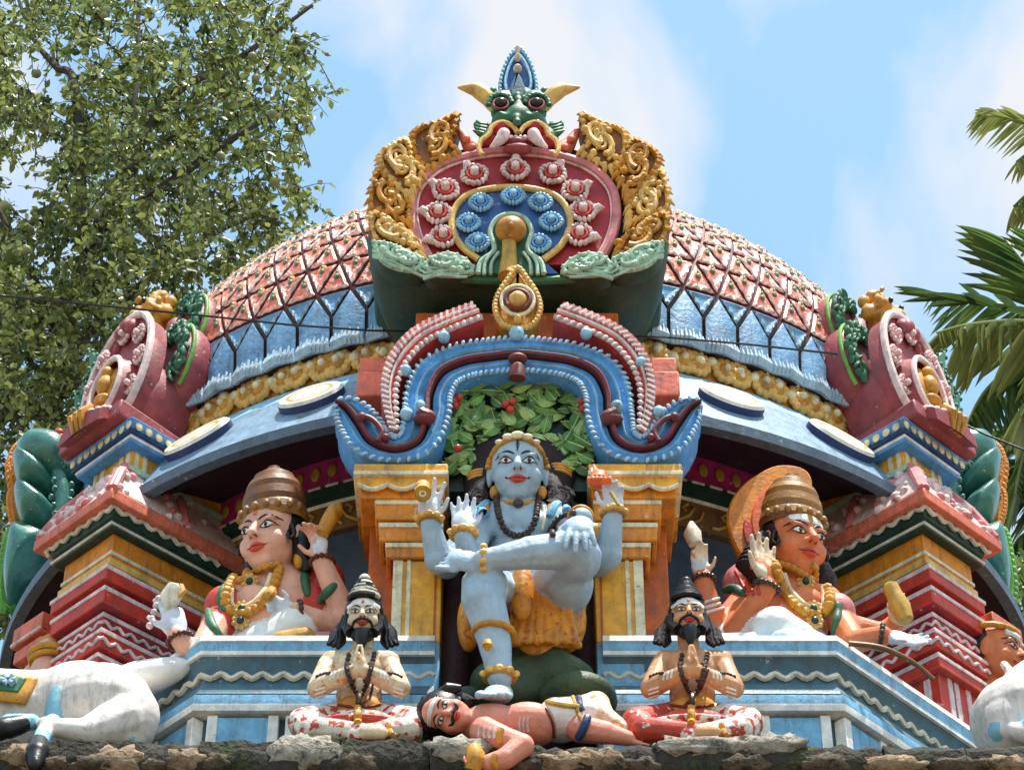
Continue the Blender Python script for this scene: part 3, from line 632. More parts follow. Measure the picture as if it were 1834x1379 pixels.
# green swollen underside, bowl shaped
q = MB(); bowl = [(660, 438), (666, 470), (690, 500), (760, 520), (850, 522), (928, 524)]; bowl = bowl + mir(bowl[:-1])[::-1]
fr = pxpath([(x, y - 22) for x, y in bowl], KY + .03, 5); r0 = [Vector((p.x, KY + .02, p.z + .01)) for p in fr]; r1 = [Vector((p.x * 1.01, KY + .10, p.z - .035)) for p in fr]; r2 = [Vector((p.x * .98, KY + .34, p.z - .06)) for p in fr]; r3 = [Vector((p.x * .90, KY + .62, p.z - .03)) for p in fr]
q.loft([r0, r1, r2, r3], 0, closed=False); q.obj('gable_underside', P['dark_green'], gable, ang=60)
# horseshoe plates
hs = [(772, 474), (748, 430), (738, 385), (746, 338), (785, 300), (850, 278), (921, 271)]
hs = hs + [(1842 - x, y) for x, y in hs[:-1][::-1]]
q = MB(); q.prism(XZ(hs, KY, 6, False), KY, KY + .1, 0); red = q.obj('red_horseshoe', P['crimson'], gable)
q = MB(); q.tube(pxpath(hs, KY - .012, 8), .024, 8); q.obj('horseshoe_rim', P['pink'], gable)
hs1 = [(928 + (x - 928) * .955, 385 + (y - 385) * .945) for x, y in hs]; q = MB(); q.tube(pxpath(hs1, KY - .008, 8), .009, 6); q.obj('horseshoe_rim', P['rose_white'], gable)
bl = [(858, 466), (826, 440), (809, 405), (818, 368), (850, 345), (915, 336)]; bl = bl + [(1830 - x, y) for x, y in bl[:-1][::-1]]
q = MB(); q.prism(XZ(bl + [(1000, 490), (836, 490)], KY - .02, 0), KY - .02, KY + .05, 0); q.obj('blue_horseshoe', P['kudu_blue'], gable)
q = MB(); q.tube(pxpath(bl, KY - .032, 8), .017, 8); q.obj('blue_rim', P['gold_pale'], gable)
gr = [(856, 490), (862, 468), (885, 448), (878, 415), (890, 392), (915, 384)]; gr = gr + [(1830 - x, y) for x, y in gr[:-1][::-1]]
q = MB(); q.prism(XZ(gr, KY - .045, 6, False), KY - .045, KY, 0, .006); q.obj('keyhole', P['green'], gable)
q = MB(); q.tube(pxpath(gr, KY - .055, 8), .013, 8); q.obj('keyhole_rim', P['pale_green'], gable)
for dx in (22, 34):
    for sg in (1, -1): q = MB(); q.tube(pxpath([(915 - sg * dx, 452), (915 - sg * (dx + 12), 470), (915 - sg * (dx + 14), 492)], KY - .06, 5), .009, 6); q.obj('keyhole_rim', P['pale_green'], gable)
q = MB(); q.ell(W(915, 412, KY - .09), (.074, .06, .074), seg=20, rings=12); q.ell(W(915, 407, KY - .14), (.018, .03, .018)); q.obj('golden_knob', P['amber'], gable)
q = MB(); q.tube([W(912, 428, KY - .07), W(912, 460, KY - .07), W(910, 496, KY - .07)], [.034, .036, .048], 14); q.obj('golden_stem', P['mustard'], gable)
rr_ = rosette('red_rosette', .072, 15, P['rose_white'], P['red'], P['rose_white'], True, P['crimson'])
rb_ = rosette('blue_rosette', .060, 16, P['pale_blue'], P['arch_blue'], P['pale_blue'], False, P['kudu_blue'])
for px, py in [(850, 316), (923, 307), (990, 314), (798, 343), (1030, 345), (785, 385), (1044, 381), (794, 427), (1038, 423)]:
    a = math.atan2((px - 918), (400 - py) * 1.4); inst(rr_, 'red_rosette', gable, Matrix.Translation(W(px, py, KY - .02)) @ Matrix.Rotation(a, 4, 'Y'))
for px, py in [(861, 366), (919, 354), (968, 365), (839, 402), (987, 400), (856, 437), (965, 439)]:
    inst(rb_, 'blue_rosette', gable, Matrix.Translation(W(px, py, KY - .04)))
G = [[(763, 313), (739, 288), (735, 247), (751, 229), (788, 217), (821, 203), (817, 229), (805, 256), (825, 279), (798, 293)],
     [(679, 279), (699, 261), (724, 249), (735, 261), (739, 288), (761, 311), (743, 348), (734, 362), (699, 328), (679, 298)],
     [(663, 338), (672, 306), (684, 308), (702, 338), (734, 367), (738, 394), (736, 409), (702, 389), (662, 377)],
     [(661, 384), (689, 390), (714, 410), (740, 424), (762, 465), (726, 456), (670, 432)]]
for i, poly in enumerate(G):
    for k, pp in enumerate((poly, mir(poly, 930))):
        q = MB(); scroll_leaf(q, pp, KY - .02 - .012 * (i % 2), .16, 0, .012, 1, 1, i * 2 + k); q.obj('gold_leaf_scroll', [P['gold_shade'], P['gold_pale'] if (i + k) % 2 else P['gold']], gable, ang=50)  # slab painted darker to stand in for shaded voids between the relief
GG = [[(667, 434), (702, 439), (734, 454), (760, 466), (752, 486), (714, 484), (682, 468)], [(758, 474), (778, 458), (808, 454), (837, 466), (852, 488), (813, 496), (768, 491)]]
for i, poly in enumerate(GG):
    for k, pp in enumerate((poly, mir(poly, 928))):
        q = MB(); scroll_leaf(q, pp, KY - .05, .10, 0, .01, 1, 0, 20 + i * 2 + k, 1, False)
        for j in range(4):
            a, c = pp[0], pp[3]; q.tube(pxpath([(a[0] + (c[0] - a[0]) * t, a[1] + (c[1] - a[1]) * t + 5 + 7 * j + 4 * math.sin(5 * t + j)) for t in (0, .25, .5, .75, 1)], KY - .06, 4), .008, 5)
        q.obj('green_leaf_scroll', [P['pale_green'], P['dark_green']], gable, ang=50)
q = MB(); lp = [(664, 436)] + [(690, 470), (745, 490), (820, 499), (880, 503), (928, 504)]; lp = lp + mir(lp[:-1])[::-1]; q.tube(pxpath(lp, KY - .01, 8), .022, 8); q.obj('gable_lip', P['green'], gable)
# golden drop below the gable
dc = W(927, 540, -.12); tear = [(927, 482), (945, 503), (962, 530), (967, 556), (955, 582), (927, 590), (899, 582), (887, 556), (892, 530), (909, 503)]
q = MB(); q.prism(XZ(tear, -.10, 5), -.10, .2, 0, .025); drop = q.obj('golden_drop', P['gold'], gable)
q = MB(); c = W(927, 543, -.12)
for p in spline([W(x, y, -.10) for x, y in tear], 4, True): q.ell((p.x, -.105, p.z), (.016, .018, .016), seg=7, rings=5)
q.obj('drop_beads', P['gold_pale'], drop)
for k, (w_, h_) in enumerate(((.075, .09), (.055, .06))):
    q = MB(); q.tube([(c.x + w_ * math.cos(t), -.128 - .006 * k, c.z + .01 + h_ * math.sin(t)) for t in [2 * math.pi * i / 24 for i in range(24)]], .009, 6, closed=True); q.obj('drop_ring', P['cream' if k == 0 else 'maroon'], drop)
q = MB(); q.ell((c.x, -.13, c.z + .01), (.042, .045, .04)); q.obj('drop_boss', P['gold_pale'], drop); q = MB(); q.ell((c.x, -.13, c.z - .11), (.018, .03, .018)); q.obj('drop_boss', P['gold_pale'], drop)
# ================================================================= lion mask on top of the main gable
def blend_in(o, voxel, it):                     # carve overlapping lumps into one continuous surface
    m = o.modifiers.new('Remesh', 'REMESH'); m.mode = 'VOXEL'; m.voxel_size = voxel; m.use_smooth_shade = True
    s_ = o.modifiers.new('Smooth', 'SMOOTH'); s_.factor = .5; s_.iterations = it
def beadtube_(b, path, r, spacing):
    n = len(path); b.tube(path, [r * (.6 + .4 * abs(math.sin(1.3 * i))) for i in range(n)], 8)
mask = empty('lion_mask', W(926, 262, KY), parent=None); mask.parent = tower; mask.matrix_parent_inverse = PINV(tower)
def pe(b, px, py, Y, rx, ry, rz, mi=0, T=None, seg=14, rings=9): b.ell(W(px, py, Y), (M(rx) * 1.18, M(ry) * 1.1, M(rz) * 1.62), T, seg, rings, mi)
def part(name, mat, parent, fn, **kw):
    b = MB(); fn(b); return b.obj(name, mat, parent, **kw)
def face_(b):
    pe(b, 928, 190, .12, 42, 40, 26); pe(b, 902, 186, .06, 25, 26, 19); pe(b, 955, 186, .06, 25, 26, 19)
    for sg in (1, -1):
        for k in range(9): pe(b, 928 - sg * (40 + 5 * math.sin(k * 2.2)), 168 + k * 8, .05, 6, 7, 4)
        for k in range(5): pe(b, 928 - sg * (14 + 5 * k), 206 + 3 * math.sin(k), -.03, 5, 7, 4); pe(b, 928, 215, .02, 30, 30, 22); pe(b, 905, 222, .03, 26, 26, 17); pe(b, 952, 222, .03, 26, 26, 17)
    pe(b, 880, 255, .08, 24, 24, 22); pe(b, 978, 253, .08, 24, 24, 22); pe(b, 930, 240, .14, 58, 40, 36)
    for k in range(7): pe(b, 927 + 2 * math.sin(k), 172 + k * 8, .0 - .008 * k, 9, 9, 6)
    for sg in (1, -1):
        for k in range(6): pe(b, 929 - sg * (46 + 6 * math.sin(k * 1.3)), 165 + k * 13, .10, 9, 10, 8)
        pe(b, 929 - sg * 66, 232, .1, 14, 10, 9); pe(b, 929 - sg * 76, 224, .1, 6, 6, 8)
fc = part('mask_face', [P['green']], mask, face_); blend_in(fc, .011, 3)
for sg in (1, -1):
    m = lambda x: 929 - sg * (929 - x)
    part('eye_ring', P['dusty_pink'], fc, lambda b: b.tube([W(m(897), 186, -.035) + Vector((.037 * math.cos(t), 0, .037 * math.sin(t))) for t in [2 * math.pi * i / 20 for i in range(20)]], .007, 7, closed=True))
    part('eye', paint('lion_eye', srgb(44, 26, 26), rough=.2, dirt=0), fc, lambda b: b.ell(W(m(897), 187, -.02), (.034, .034, .034), seg=18, rings=12)); part('brow', P['green'], fc, lambda b: beadtube_(b, pxpath([(m(918), 186), (m(910), 174), (m(895), 170), (m(880), 176), (m(874), 190)], -.03, 6), .016, .024)); part('cheek_feather', P['green'], fc, lambda b: [b.tube([W(m(872), 226 + 6 * k, .06), W(m(862 - k), 224 + 5 * k, .05), W(m(853 - 2 * k), 216 + 6 * k, .06)], [.022, .018, .003], 7) for k in range(4)])
    part('horn', P['gold_pale'], mask, lambda b: b.tube(pxpath([(m(884), 200), (m(874), 178), (m(855), 163), (m(836), 159), (m(819), 157)], .08, 5), [.014, .02, .027, .032, .036, .04, .042, .043, .043, .042, .04, .037, .034, .03, .027, .023, .019, .015, .011, .007, .003], 10))
    part('jaw', P['crimson'], mask, lambda b: (pe(b, m(898), 234, .02, 20, 24, 13), pe(b, m(880), 258, .04, 20, 20, 10)))
    part('jaw_lip', P['gold_pale'], mask, lambda b: b.tube(pxpath([(m(927), 238), (m(918), 226), (m(900), 219), (m(882), 226), (m(876), 240), (m(862), 252), (m(858), 268), (m(864), 278)], -.03, 5), .013, 7))
    part('fang', P['rose_white'], mask, lambda b: b.tube(pxpath([(m(904), 236), (m(899), 247), (m(889), 257), (m(877), 265)], -.07, 4), [.026, .03, .032, .032, .03, .028, .026, .023, .02, .016, .012, .008, .003], 10))
    part('mask_curl', P['salmon'], mask, lambda b: (b.tube(pxpath([(m(858), 275), (m(842), 262), (m(831), 246), (m(823), 232)], .06, 5), [.05, .05, .048, .046, .044, .04, .036, .033, .03, .028, .026, .024, .022, .018, .012, .008], 9), pe(b, m(835), 250, .02, 8, 8, 6), pe(b, m(846), 265, .02, 8, 8, 6)))
part('tongue', P['dusty_pink'], mask, lambda b: (pe(b, 927, 268, -.02, 26, 14, 7), pe(b, 925, 257, -.02, 15, 14, 7)))
for k in range(6): part('tooth', P['rose_white'], mask, lambda b: pe(b, 908 + 8 * k, 247, -.03, 4, 5, 4))
part('mouth', P['dark_red'], mask, lambda b: pe(b, 928, 255, .10, 52, 20, 18))
cr_ = [(928, 82), (945, 100), (957, 130), (960, 158), (948, 182), (928, 190), (908, 182), (896, 158), (899, 130), (911, 100)]
cm = part('mask_crown', P['kudu_blue'], mask, lambda b: b.prism(XZ(cr_, .06, 5), .06, .24, 0, .03))
def crb(b):
    for p in spline([W(x, y, .05) for x, y in cr_], 4, True): b.ell((p.x, .075, p.z), (.012, .02, .016), seg=7, rings=5)
    b.tube(pxpath([(928 + (x - 928) * .7, 140 + (y - 140) * .72) for x, y in cr_], .05, 5, True), .008, 6, closed=True)
part('crown_beads', P['pale_blue'], cm, crb)
[part('crown_boss', P['offwhite'], cm, lambda b: pe(b, 927, y, .03, r, 12, r * .6)) for y, r in ((124, 8), (104, 6), (90, 5))]
part('crown_leaf', P['teal_grey'], cm, lambda b: b.prism(XZ([(927, 135), (938, 155), (942, 175), (927, 192), (912, 175), (916, 155)], .03, 4), .0, .1, 0, .015))
# ================================================================= corner towers with their small gables
def corner(sg):                                 # sg -1 left, +1 right
    th = R(45) * sg; T = Matrix.Translation((0, YC, 0)) @ Matrix.Rotation(th, 4, 'Z')
    vz = lambda r, w_, py: zat(0, (Matrix.Translation((0, YC, 0)) @ Matrix.Rotation(R(-45), 4, 'Z') @ Vector((w_, -r, 0))).y, py)
    # vertical positions come from the photographed height of the nearest edge
    def tier(name, mat, r, w_, p0, p1, parent, r2=None, w2=None, inn=2.1, bev=.006, ex=0):
        z1 = vz(r, w_, p0); z0 = vz(r2 or r, w2 or w_, p1) if p1 is not None else ZP
        b = MB(); b.frustum((-(w2 or w_), w2 or w_, -(r2 or r), -inn), (-w_, w_, -r, -inn), z0, z1, 0, T); return b.obj(name, mat, parent, bev=bev)
    ct = tier('corner_pillar', P['red'], 2.86, .145, 1010, None, tower)
    for dx in (-.07, .07, -.02):
        b = MB(); b.box(dx - .016, dx + .016, -2.866, -2.8, ZP, vz(2.86, .14, 1190), 0, T); b.obj('painted_stripe', P['rose_white'], ct)
    for yy in (-2.79, -2.68, -2.58, -2.45):
        b = MB(); xx = .148 * (-sg); b.box(min(xx, xx * .8), max(xx, xx * .8), yy - .018, yy + .018, ZP, vz(2.86, .14, 1190), 0, T); b.obj('painted_stripe', P['rose_white'], ct)
    R3 = [P['red'], P['rose_white'], P['dark_red']]
    def slab(name, r, w_, p0, p1, mat=P['red'], wave=False):
        o = tier(name, mat, r, w_, p0 + 7, p1, ct); tier('slab_edge', P['rose_white'], r + .006, w_ + .006, p0, p0 + 7, ct, bev=.003)
        if wave:
            z = vz(r, w_, (p0 * .35 + p1 * .65)); pts = []
            path = [(-w_ - .004, -2.3), (-w_ - .004, -r - .004), (w_ + .004, -r - .004), (w_ + .004, -2.3)]
            for i in range(3):
                a, c = Vector(path[i]), Vector(path[i + 1]); L_ = (c - a).length; n = max(3, int(L_ / .014))
                for j in range(n): p = a + (c - a) * j / n; pts.append(T @ Vector((p.x, p.y, z + .012 * math.sin(2 * math.pi * j * L_ / n / .075))))
            b = MB(); b.tube(pts, .0085, 6); b.obj('wavy_line', P['rose_white'], ct)
        return o
    slab('slab', 2.93, .215, 1008, 1034); tier('slab_recess', P['maroon'], 2.88, .17, 1034, 1046, ct)
    slab('corbel', 2.92, .205, 1046, 1076); tier('corbel_taper', P['dark_red'], 2.92, .2, 1076, 1096, ct, 2.87, .16)
    slab('bracket', 2.885, .17, 1094, 1126, P['dark_red'], True)
    slab('slab', 2.905, .20, 1122, 1156, P['red'], True); tier('slab_taper', P['dark_red'], 2.89, .185, 1156, 1168, ct, 2.87, .155)
    slab('slab', 2.90, .19, 1166, 1192); tier('slab_taper', P['dark_red'], 2.88, .18, 1192, 1206, ct, 2.86, .15)
    # frieze and entablature
    fz = tier('frieze', P['orange'], 2.90, .19, 946, 1008, tower)
    tier('frieze_band', P['cream'], 2.906, .196, 984, 990, fz, bev=.002); tier('frieze_band', P['gold_pale'], 2.912, .202, 996, 1008, fz, bev=.003)
    tier('frieze_cap', P['maroon'], 2.905, .2, 940, 947, fz, bev=0)
    en = tier('entablature', P['bottle'], 2.985, .27, 889, 926, tower, 2.95, .235); tier('entablature_foot', P['bottle'], 2.945, .232, 926, 942, en); 
    tier('entablature_line', P['offwhite'], 2.953, .239, 932, 936, en, bev=0)
    z = vz(2.97, .254, 908); pts = []; path = [(-.258, -2.3), (-.258, -2.974), (.258, -2.974), (.258, -2.3)]
    for i in range(3):
        a, c = Vector(path[i]), Vector(path[i + 1]); L_ = (c - a).length; n = max(3, int(L_ / .016))
        for j in range(n): p = a + (c - a) * j / n; pts.append(T @ Vector((p.x, p.y, z + .012 * math.sin(2 * math.pi * j * L_ / n / .085))))
    b = MB(); b.tube(pts, .0125, 6); b.obj('wavy_line', P['offwhite'], en)
    # carved pink eave
    ev = tier('eave', P['salmon'], 3.02, .305, 872, 890, tower)
    tier('eave_slope', P['rose_white'], 2.86, .15, 834, 872, ev, 3.01, .295)
    rr = random.Random(3)
    z0, z1 = vz(3.01, .295, 872), vz(2.86, .15, 834)
    for k in range(110):
        t = rr.random(); side = rr.choice([0, 0, 1, 2]); r_ = 3.01 + (2.86 - 3.01) * t; w_ = .295 + (.15 - .295) * t; zz = z0 + (z1 - z0) * t
        p = Vector((rr.uniform(-w_, w_), -r_, zz)) if side == 0 else Vector((w_ * (1 if side == 1 else -1), -rr.uniform(2.4, r_), zz))
        b = MB(); s_ = rr.uniform(.014, .030); b.ell(T @ p, (s_, s_, s_ * .9), seg=8, rings=6); b.obj('eave_boss', P[rr.choice(['rose_white', 'pink', 'rose_white'])], ev)
    for k in (0, 2):
        for s2 in (0, 1, -1):
            p0 = Vector(((-.28 + .28 * k) if s2 == 0 else s2 * .295, -3.01 if s2 == 0 else -3.0 + .22 * k, z0)); p1 = Vector(((-.15 + .15 * k) if s2 == 0 else s2 * .15, -2.86 if s2 == 0 else -2.85 + .16 * k, z1))
            b = MB(); b.tube([T @ p0, T @ (p0 * .5 + p1 * .5 + Vector((0, 0, .02))), T @ p1], [.022, .026, .02], 8); b.obj('eave_rib', P['pink'], ev)
    # yellow box with blue cornice
    bx_ = tier('corner_box', P['yellow'], 2.83, .155, 778, 838, tower)
    for r_, w_, dxs in ((2.836, .16, (-.13, -.075, .13, .075)),):
        for dx in dxs: b = MB(); b.box(dx - .014, dx + .014, -r_, -r_ + .02, vz(2.83, .155, 838), vz(2.83, .155, 780), 0, T); b.obj('painted_stripe', P['cream'], bx_)
    for yy in (-2.80, -2.75):
        xx = .16 * (-sg); b = MB(); b.box(min(xx, xx * .9), max(xx, xx * .9), yy - .012, yy + .012, vz(2.83, .155, 838), vz(2.83, .155, 780), 0, T); b.obj('painted_stripe', P['cream'], bx_)
    tier('box_sill', P['pale_green'], 2.86, .185, 829, 838, bx_); 
    cc = tier('box_cornice', P['arch_blue'], 2.93, .26, 744, 766, tower, 2.90, .23); tier('cornice_band', P['navy'], 2.905, .235, 766, 771, cc, bev=0); tier('cornice_foot', P['arch_blue'], 2.895, .22, 771, 778, cc); tier('cornice_line', P['white'], 2.897, .222, 777, 781, cc, bev=0); tier('cornice_soffit', P['arch_blue'], 2.89, .215, 782, 788, cc, bev=0)  # blue cornice with a navy band below its face
    z = vz(2.92, .25, 755); b = MB(); b.ell((0, 0, 0), (.022, .007, .026), seg=12, rings=6); dm_ = b.mesh('cornice_dot', P['cream'])
    for k in range(-4, 5): inst(dm_, 'cornice_dot', cc, T @ Matrix.Translation((k * .056, -2.917, z)))
    for k in range(9): inst(dm_, 'cornice_dot', cc, T @ Matrix.Translation((.247 * (-sg), -2.87 + .062 * k, z)) @ Matrix.Rotation(R(90), 4, 'Z'))
    # outer pilaster capital, seen past the corner
    def oslab(name, mat, r, x0, x1, p0, p1, parent, inn=2.3):
        z1, z0 = vz(2.9, -.3, p0), vz(2.9, -.3, p1); a, c = sorted((x0 * -sg, x1 * -sg)); b = MB(); b.box(a, c, -r, -inn, z0, z1, 0, T); return b.obj(name, mat, parent, bev=.006)
    op = oslab('outer_pilaster', P['red'], 2.80, -.50, -.16, 1066, 1300, tower)
    oslab('slab', P['salmon'], 2.84, -.66, -.42, 1066, 1100, op); oslab('slab_edge', P['rose_white'], 2.846, -.666, -.42, 1092, 1098, op); oslab('slab_recess', P['maroon'], 2.80, -.62, -.42, 1100, 1108, op); oslab('corbel', P['salmon'], 2.83, -.64, -.42, 1108, 1130, op); oslab('corbel', P['dark_red'], 2.80, -.58, -.42, 1130, 1150, op); oslab('slab', P['dark_red'], 2.82, -.60, -.40, 1165, 1190, op); oslab('slab_edge', P['rose_white'], 2.826, -.606, -.4, 1160, 1166, op)
    # ---------------- small gable
    zb = vz(2.93, .26, 744)
    mg = empty('corner_gable', T @ Vector((0, -2.75, zb)), parent=tower)
    G_ = T @ Matrix.Translation((.03 * sg, -2.80, zb + .03)) @ Matrix.Rotation(R(-6), 4, 'X') @ Matrix.Diagonal((.74, .9, 1.10, 1))
    def gp(name, mat, fn, par=mg, **kw):
        b = MB(); fn(b); b.v = [tuple(G_ @ Vector(v)) for v in b.v]; return b.obj(name, mat, par, **kw)
    gp('gable_slab', P['dusty_pink'], lambda b: b.box(-.33, .33, -.20, .75, -.03, .06), bev=.01)
    def saddle(b):
        rings = []
        for y, h_, w_ in [(.05, .30, .21), (.25, .30, .23), (.45, .33, .25), (.62, .42, .25), (.80, .55, .22)]:
            rings.append([(w_ * math.cos(t) * (1 if abs(math.cos(t)) < .8 else 1), y, .06 + max(0, h_ * math.sin(t))) for t in [math.pi * i / 14 for i in range(15)]])
        b.loft(rings, 0, closed=False)
    gp('saddle', P['dusty_pink'], saddle, ang=60)
    # two swollen lobes with green edges on each flank, meeting at the crown
    for s2 in (1, -1):
        for (cx, cz, rx, rz, y0) in ((.16, .80, .21, .25, .20), (.22, .52, .22, .25, .13)):
            def lobe(b):
                rings = []
                for y, k in [(y0 - .04, .80), (y0, .97), (y0 + .06, 1.0), (y0 + .16, .93), (y0 + .26, .72), (y0 + .33, .3)]:
                    rings.append([(s2 * (cx + rx * k * math.cos(t)) * 1.0, y, cz + rz * k * math.sin(t)) for t in [2 * math.pi * i / 24 for i in range(24)]])
                b.loft(rings, 0); 
            lo = gp('gable_lobe', P['dusty_pink'], lobe, ang=50)
            gp('lobe_edge', P['lime'], lambda b: b.tube([(s2 * (cx + rx * .97 * math.cos(t)), y0 - .01, cz + rz * .97 * math.sin(t)) for t in [-.9 + 2.9 * i / 16 for i in range(17)]], .013, 8), lo)
            def foil(b):
                r2 = random.Random(int(cz * 100))
                for i in range(16):
                    t = -.9 + 2.9 * i / 15
                    for k in (.55, .68, .80, .90): b.ell((s2 * (cx + rx * k * math.cos(t)), y0 - .045 - .02 * r2.random(), cz + rz * k * math.sin(t)), (.014, .022, .032), Matrix.Rotation(r2.uniform(-1, 1), 3, 'Y'), seg=7, rings=5)
            gp('leaf_carving', P['green'], foil, lo)
        # free green leaves beside the face
        for i, (cz, cx, s_) in enumerate(((.18, .50, .13), (.40, .56, .15), (.64, .50, .17)) if s2 == sg else ()):
            def wing(b):
                pts = [(-.6, -.7), (.3, -.8), (.75, -.1), (.55, .6), (.95, 1.5), (.1, .95), (-.5, .4)]
                q = spline([(s2 * (cx + x * s_), 0, cz + z * s_) for x, z in pts], 4, True); b.prism([(p.x, p.z) for p in q], -.05, .05, 0, .012)
                for k in range(12): t = k * .9; b.ell((s2 * (cx + .4 * s_ * math.cos(t) * (1 - k / 14)), -.06, cz + .5 * s_ * math.sin(t) * (1 - k / 14)), (.016, .018, .016), seg=7, rings=5)
                for p in q[::2]: b.ell((p.x, -.045, p.z), (.013, .014, .013), seg=6, rings=4)
            gp('leaf_wing', P['green'], wing)
    hsx = [(-.15, .05), (-.29, .16), (-.345, .36), (-.30, .58), (-.16, .73), (0, .77), (.16, .73), (.30, .58), (.345, .36), (.29, .16), (.15, .05)]
    tl_ = lambda y, z: y - .10 + z * .12
    def plate(b):
        q = spline([(x, 0, z) for x, z in hsx], 5, True); b.prism([(p.x, p.z) for p in q], -.10, .0, 0, .01)
    fp = gp('face_plate', P['dusty_pink'], plate)
    gp('face_rim', P['rose_white'], lambda b: b.tube(spline([(x, -.115, z) for x, z in hsx], 5, True), .024, 8, closed=True), fp)
    rm = rosette('gable_rosette', .062, 12, P['rose_white'], P['pink'], P['rose_white'])
    for x, z in [(-.25, .22), (-.275, .40), (-.20, .57), (0, .65), (.20, .57), (.275, .40), (.25, .22)]: inst(rm, 'gable_rosette', fp, G_ @ Matrix.Translation((x, -.12, z)))
    gp('drum', P['dusty_pink'], lambda b: b.loft([[(rx * math.cos(t), y, .26 + rz * math.sin(t)) for t in [2 * math.pi * i / 36 for i in range(36)]] for y, rx, rz in ((-.04, .30, .23), (.0, .34, .26), (.12, .33, .25), (.28, .27, .22))]), ang=60)
    # projecting hood with oval rim and gold figure
    def hood(b):
        rings = []
        for y, rx, rz, cz in [(-.08, .20, .22, .25), (-.14, .18, .20, .245), (-.19, .16, .18, .24)]:
            rings.append([(rx * math.cos(t) - .06 * sg, y, cz + rz * math.sin(t)) for t in [2 * math.pi * i / 28 for i in range(28)]])
        b.loft(rings, 0, caps=False)
    hd = gp('hood', P['dusty_pink'], hood)
    gp('hood_rim', P['rose_white'], lambda b: b.tube([(.16 * math.cos(t) - .06 * sg, -.195, .24 + .18 * math.sin(t)) for t in [2 * math.pi * i / 28 for i in range(28)]], .018, 8, closed=True), hd)
    gp('gold_relief', P['gold'], lambda b: (b.ell((-.06 * sg, -.15, .24), (.12, .05, .145)), b.ell((-.06 * sg, -.20, .33), (.04, .04, .035)), b.ell((-.06 * sg, -.20, .25), (.06, .045, .06)), b.ell((-.06 * sg, -.19, .16), (.075, .045, .03))), hd)
    # flared lip and gold clasp
    def lip(b):
        rings = []
        for y, w_, z in [(.0, .18, .08), (-.12, .20, .05), (-.22, .22, .02), (-.26, .22, -.01)]:
            rings.append([(w_, y, z + .02), (w_ * .5, y - .02, z + .035), (0, y - .03, z + .04), (-w_ * .5, y - .02, z + .035), (-w_, y, z + .02), (-w_, y, z - .05), (0, y - .02, z - .06), (w_, y, z - .05)])
        b.loft(rings, 0)
    lp_ = gp('gable_lip', P['dusty_pink'], lip)
    gp('lip_carving', P['rose_white'], lambda b: [b.ell((.21 * math.cos(t) * (1 - .2 * j), -.17 - .08 * math.sin(t) + .06 * j, .045 + .02 * j), (.028, .028, .02), seg=8, rings=5) for t in [math.pi * i / 11 for i in range(12)] for j in (0, 1)], lp_)
    gp('gold_clasp', P['gold'], lambda b: [b.tube([(x, -.24, .10), (x * 1.1, -.29, .03), (x * .9, -.25, -.05)], [.02, .03, .018], 8) for x in (-.05, 0, .05)], lp_)
    # small lion mask on the crown of the gable
    def lion(b):
        for x, z, y, r in [(0, .84, -.05, .10), (-.06, .88, -.11, .045), (.06, .88, -.11, .045), (0, .80, -.15, .05), (-.08, .76, -.10, .045), (.08, .76, -.10, .045), (-.12, .86, -.02, .05), (.12, .86, -.02, .05), (0, .96, -.04, .06), (-.05, 1.0, -.03, .035), (.05, 1.0, -.03, .035), (0, 1.02, -.03, .04), (-.11, .95, 0, .04), (.11, .95, 0, .04)]: b.ell((x, y, z), (r, r, r))
        r2 = random.Random(2)
        for k in range(26): t = r2.uniform(0, 6.28); b.ell((.12 * math.cos(t), -.08 - .05 * r2.random(), .88 + .12 * math.sin(t)), (.018, .02, .018), seg=7, rings=5)
    lm = gp('gable_lion', P['gold'], lambda b: (lion(b), setattr(b, 'v', [(v[0], v[1] + .06, v[2]) for v in b.v]))); blend_in(lm, .011, 4)
    gp('lion_jaw', P['dusty_pink'], lambda b: [b.ell((x, y, z), (r, r, r)) for x, y, z, r in [(-.06, -.12, .68, .05), (.06, -.12, .68, .05), (0, -.12, .70, .055), (-.10, -.10, .62, .035), (.10, -.10, .62, .035)]], lm)
    [gp('lion_eye', P['black'], lambda b: b.ell((x, -.095, .885), (.018, .018, .018), seg=8, rings=6), lm) for x in (-.06, .06)]
corner(-1); corner(1)
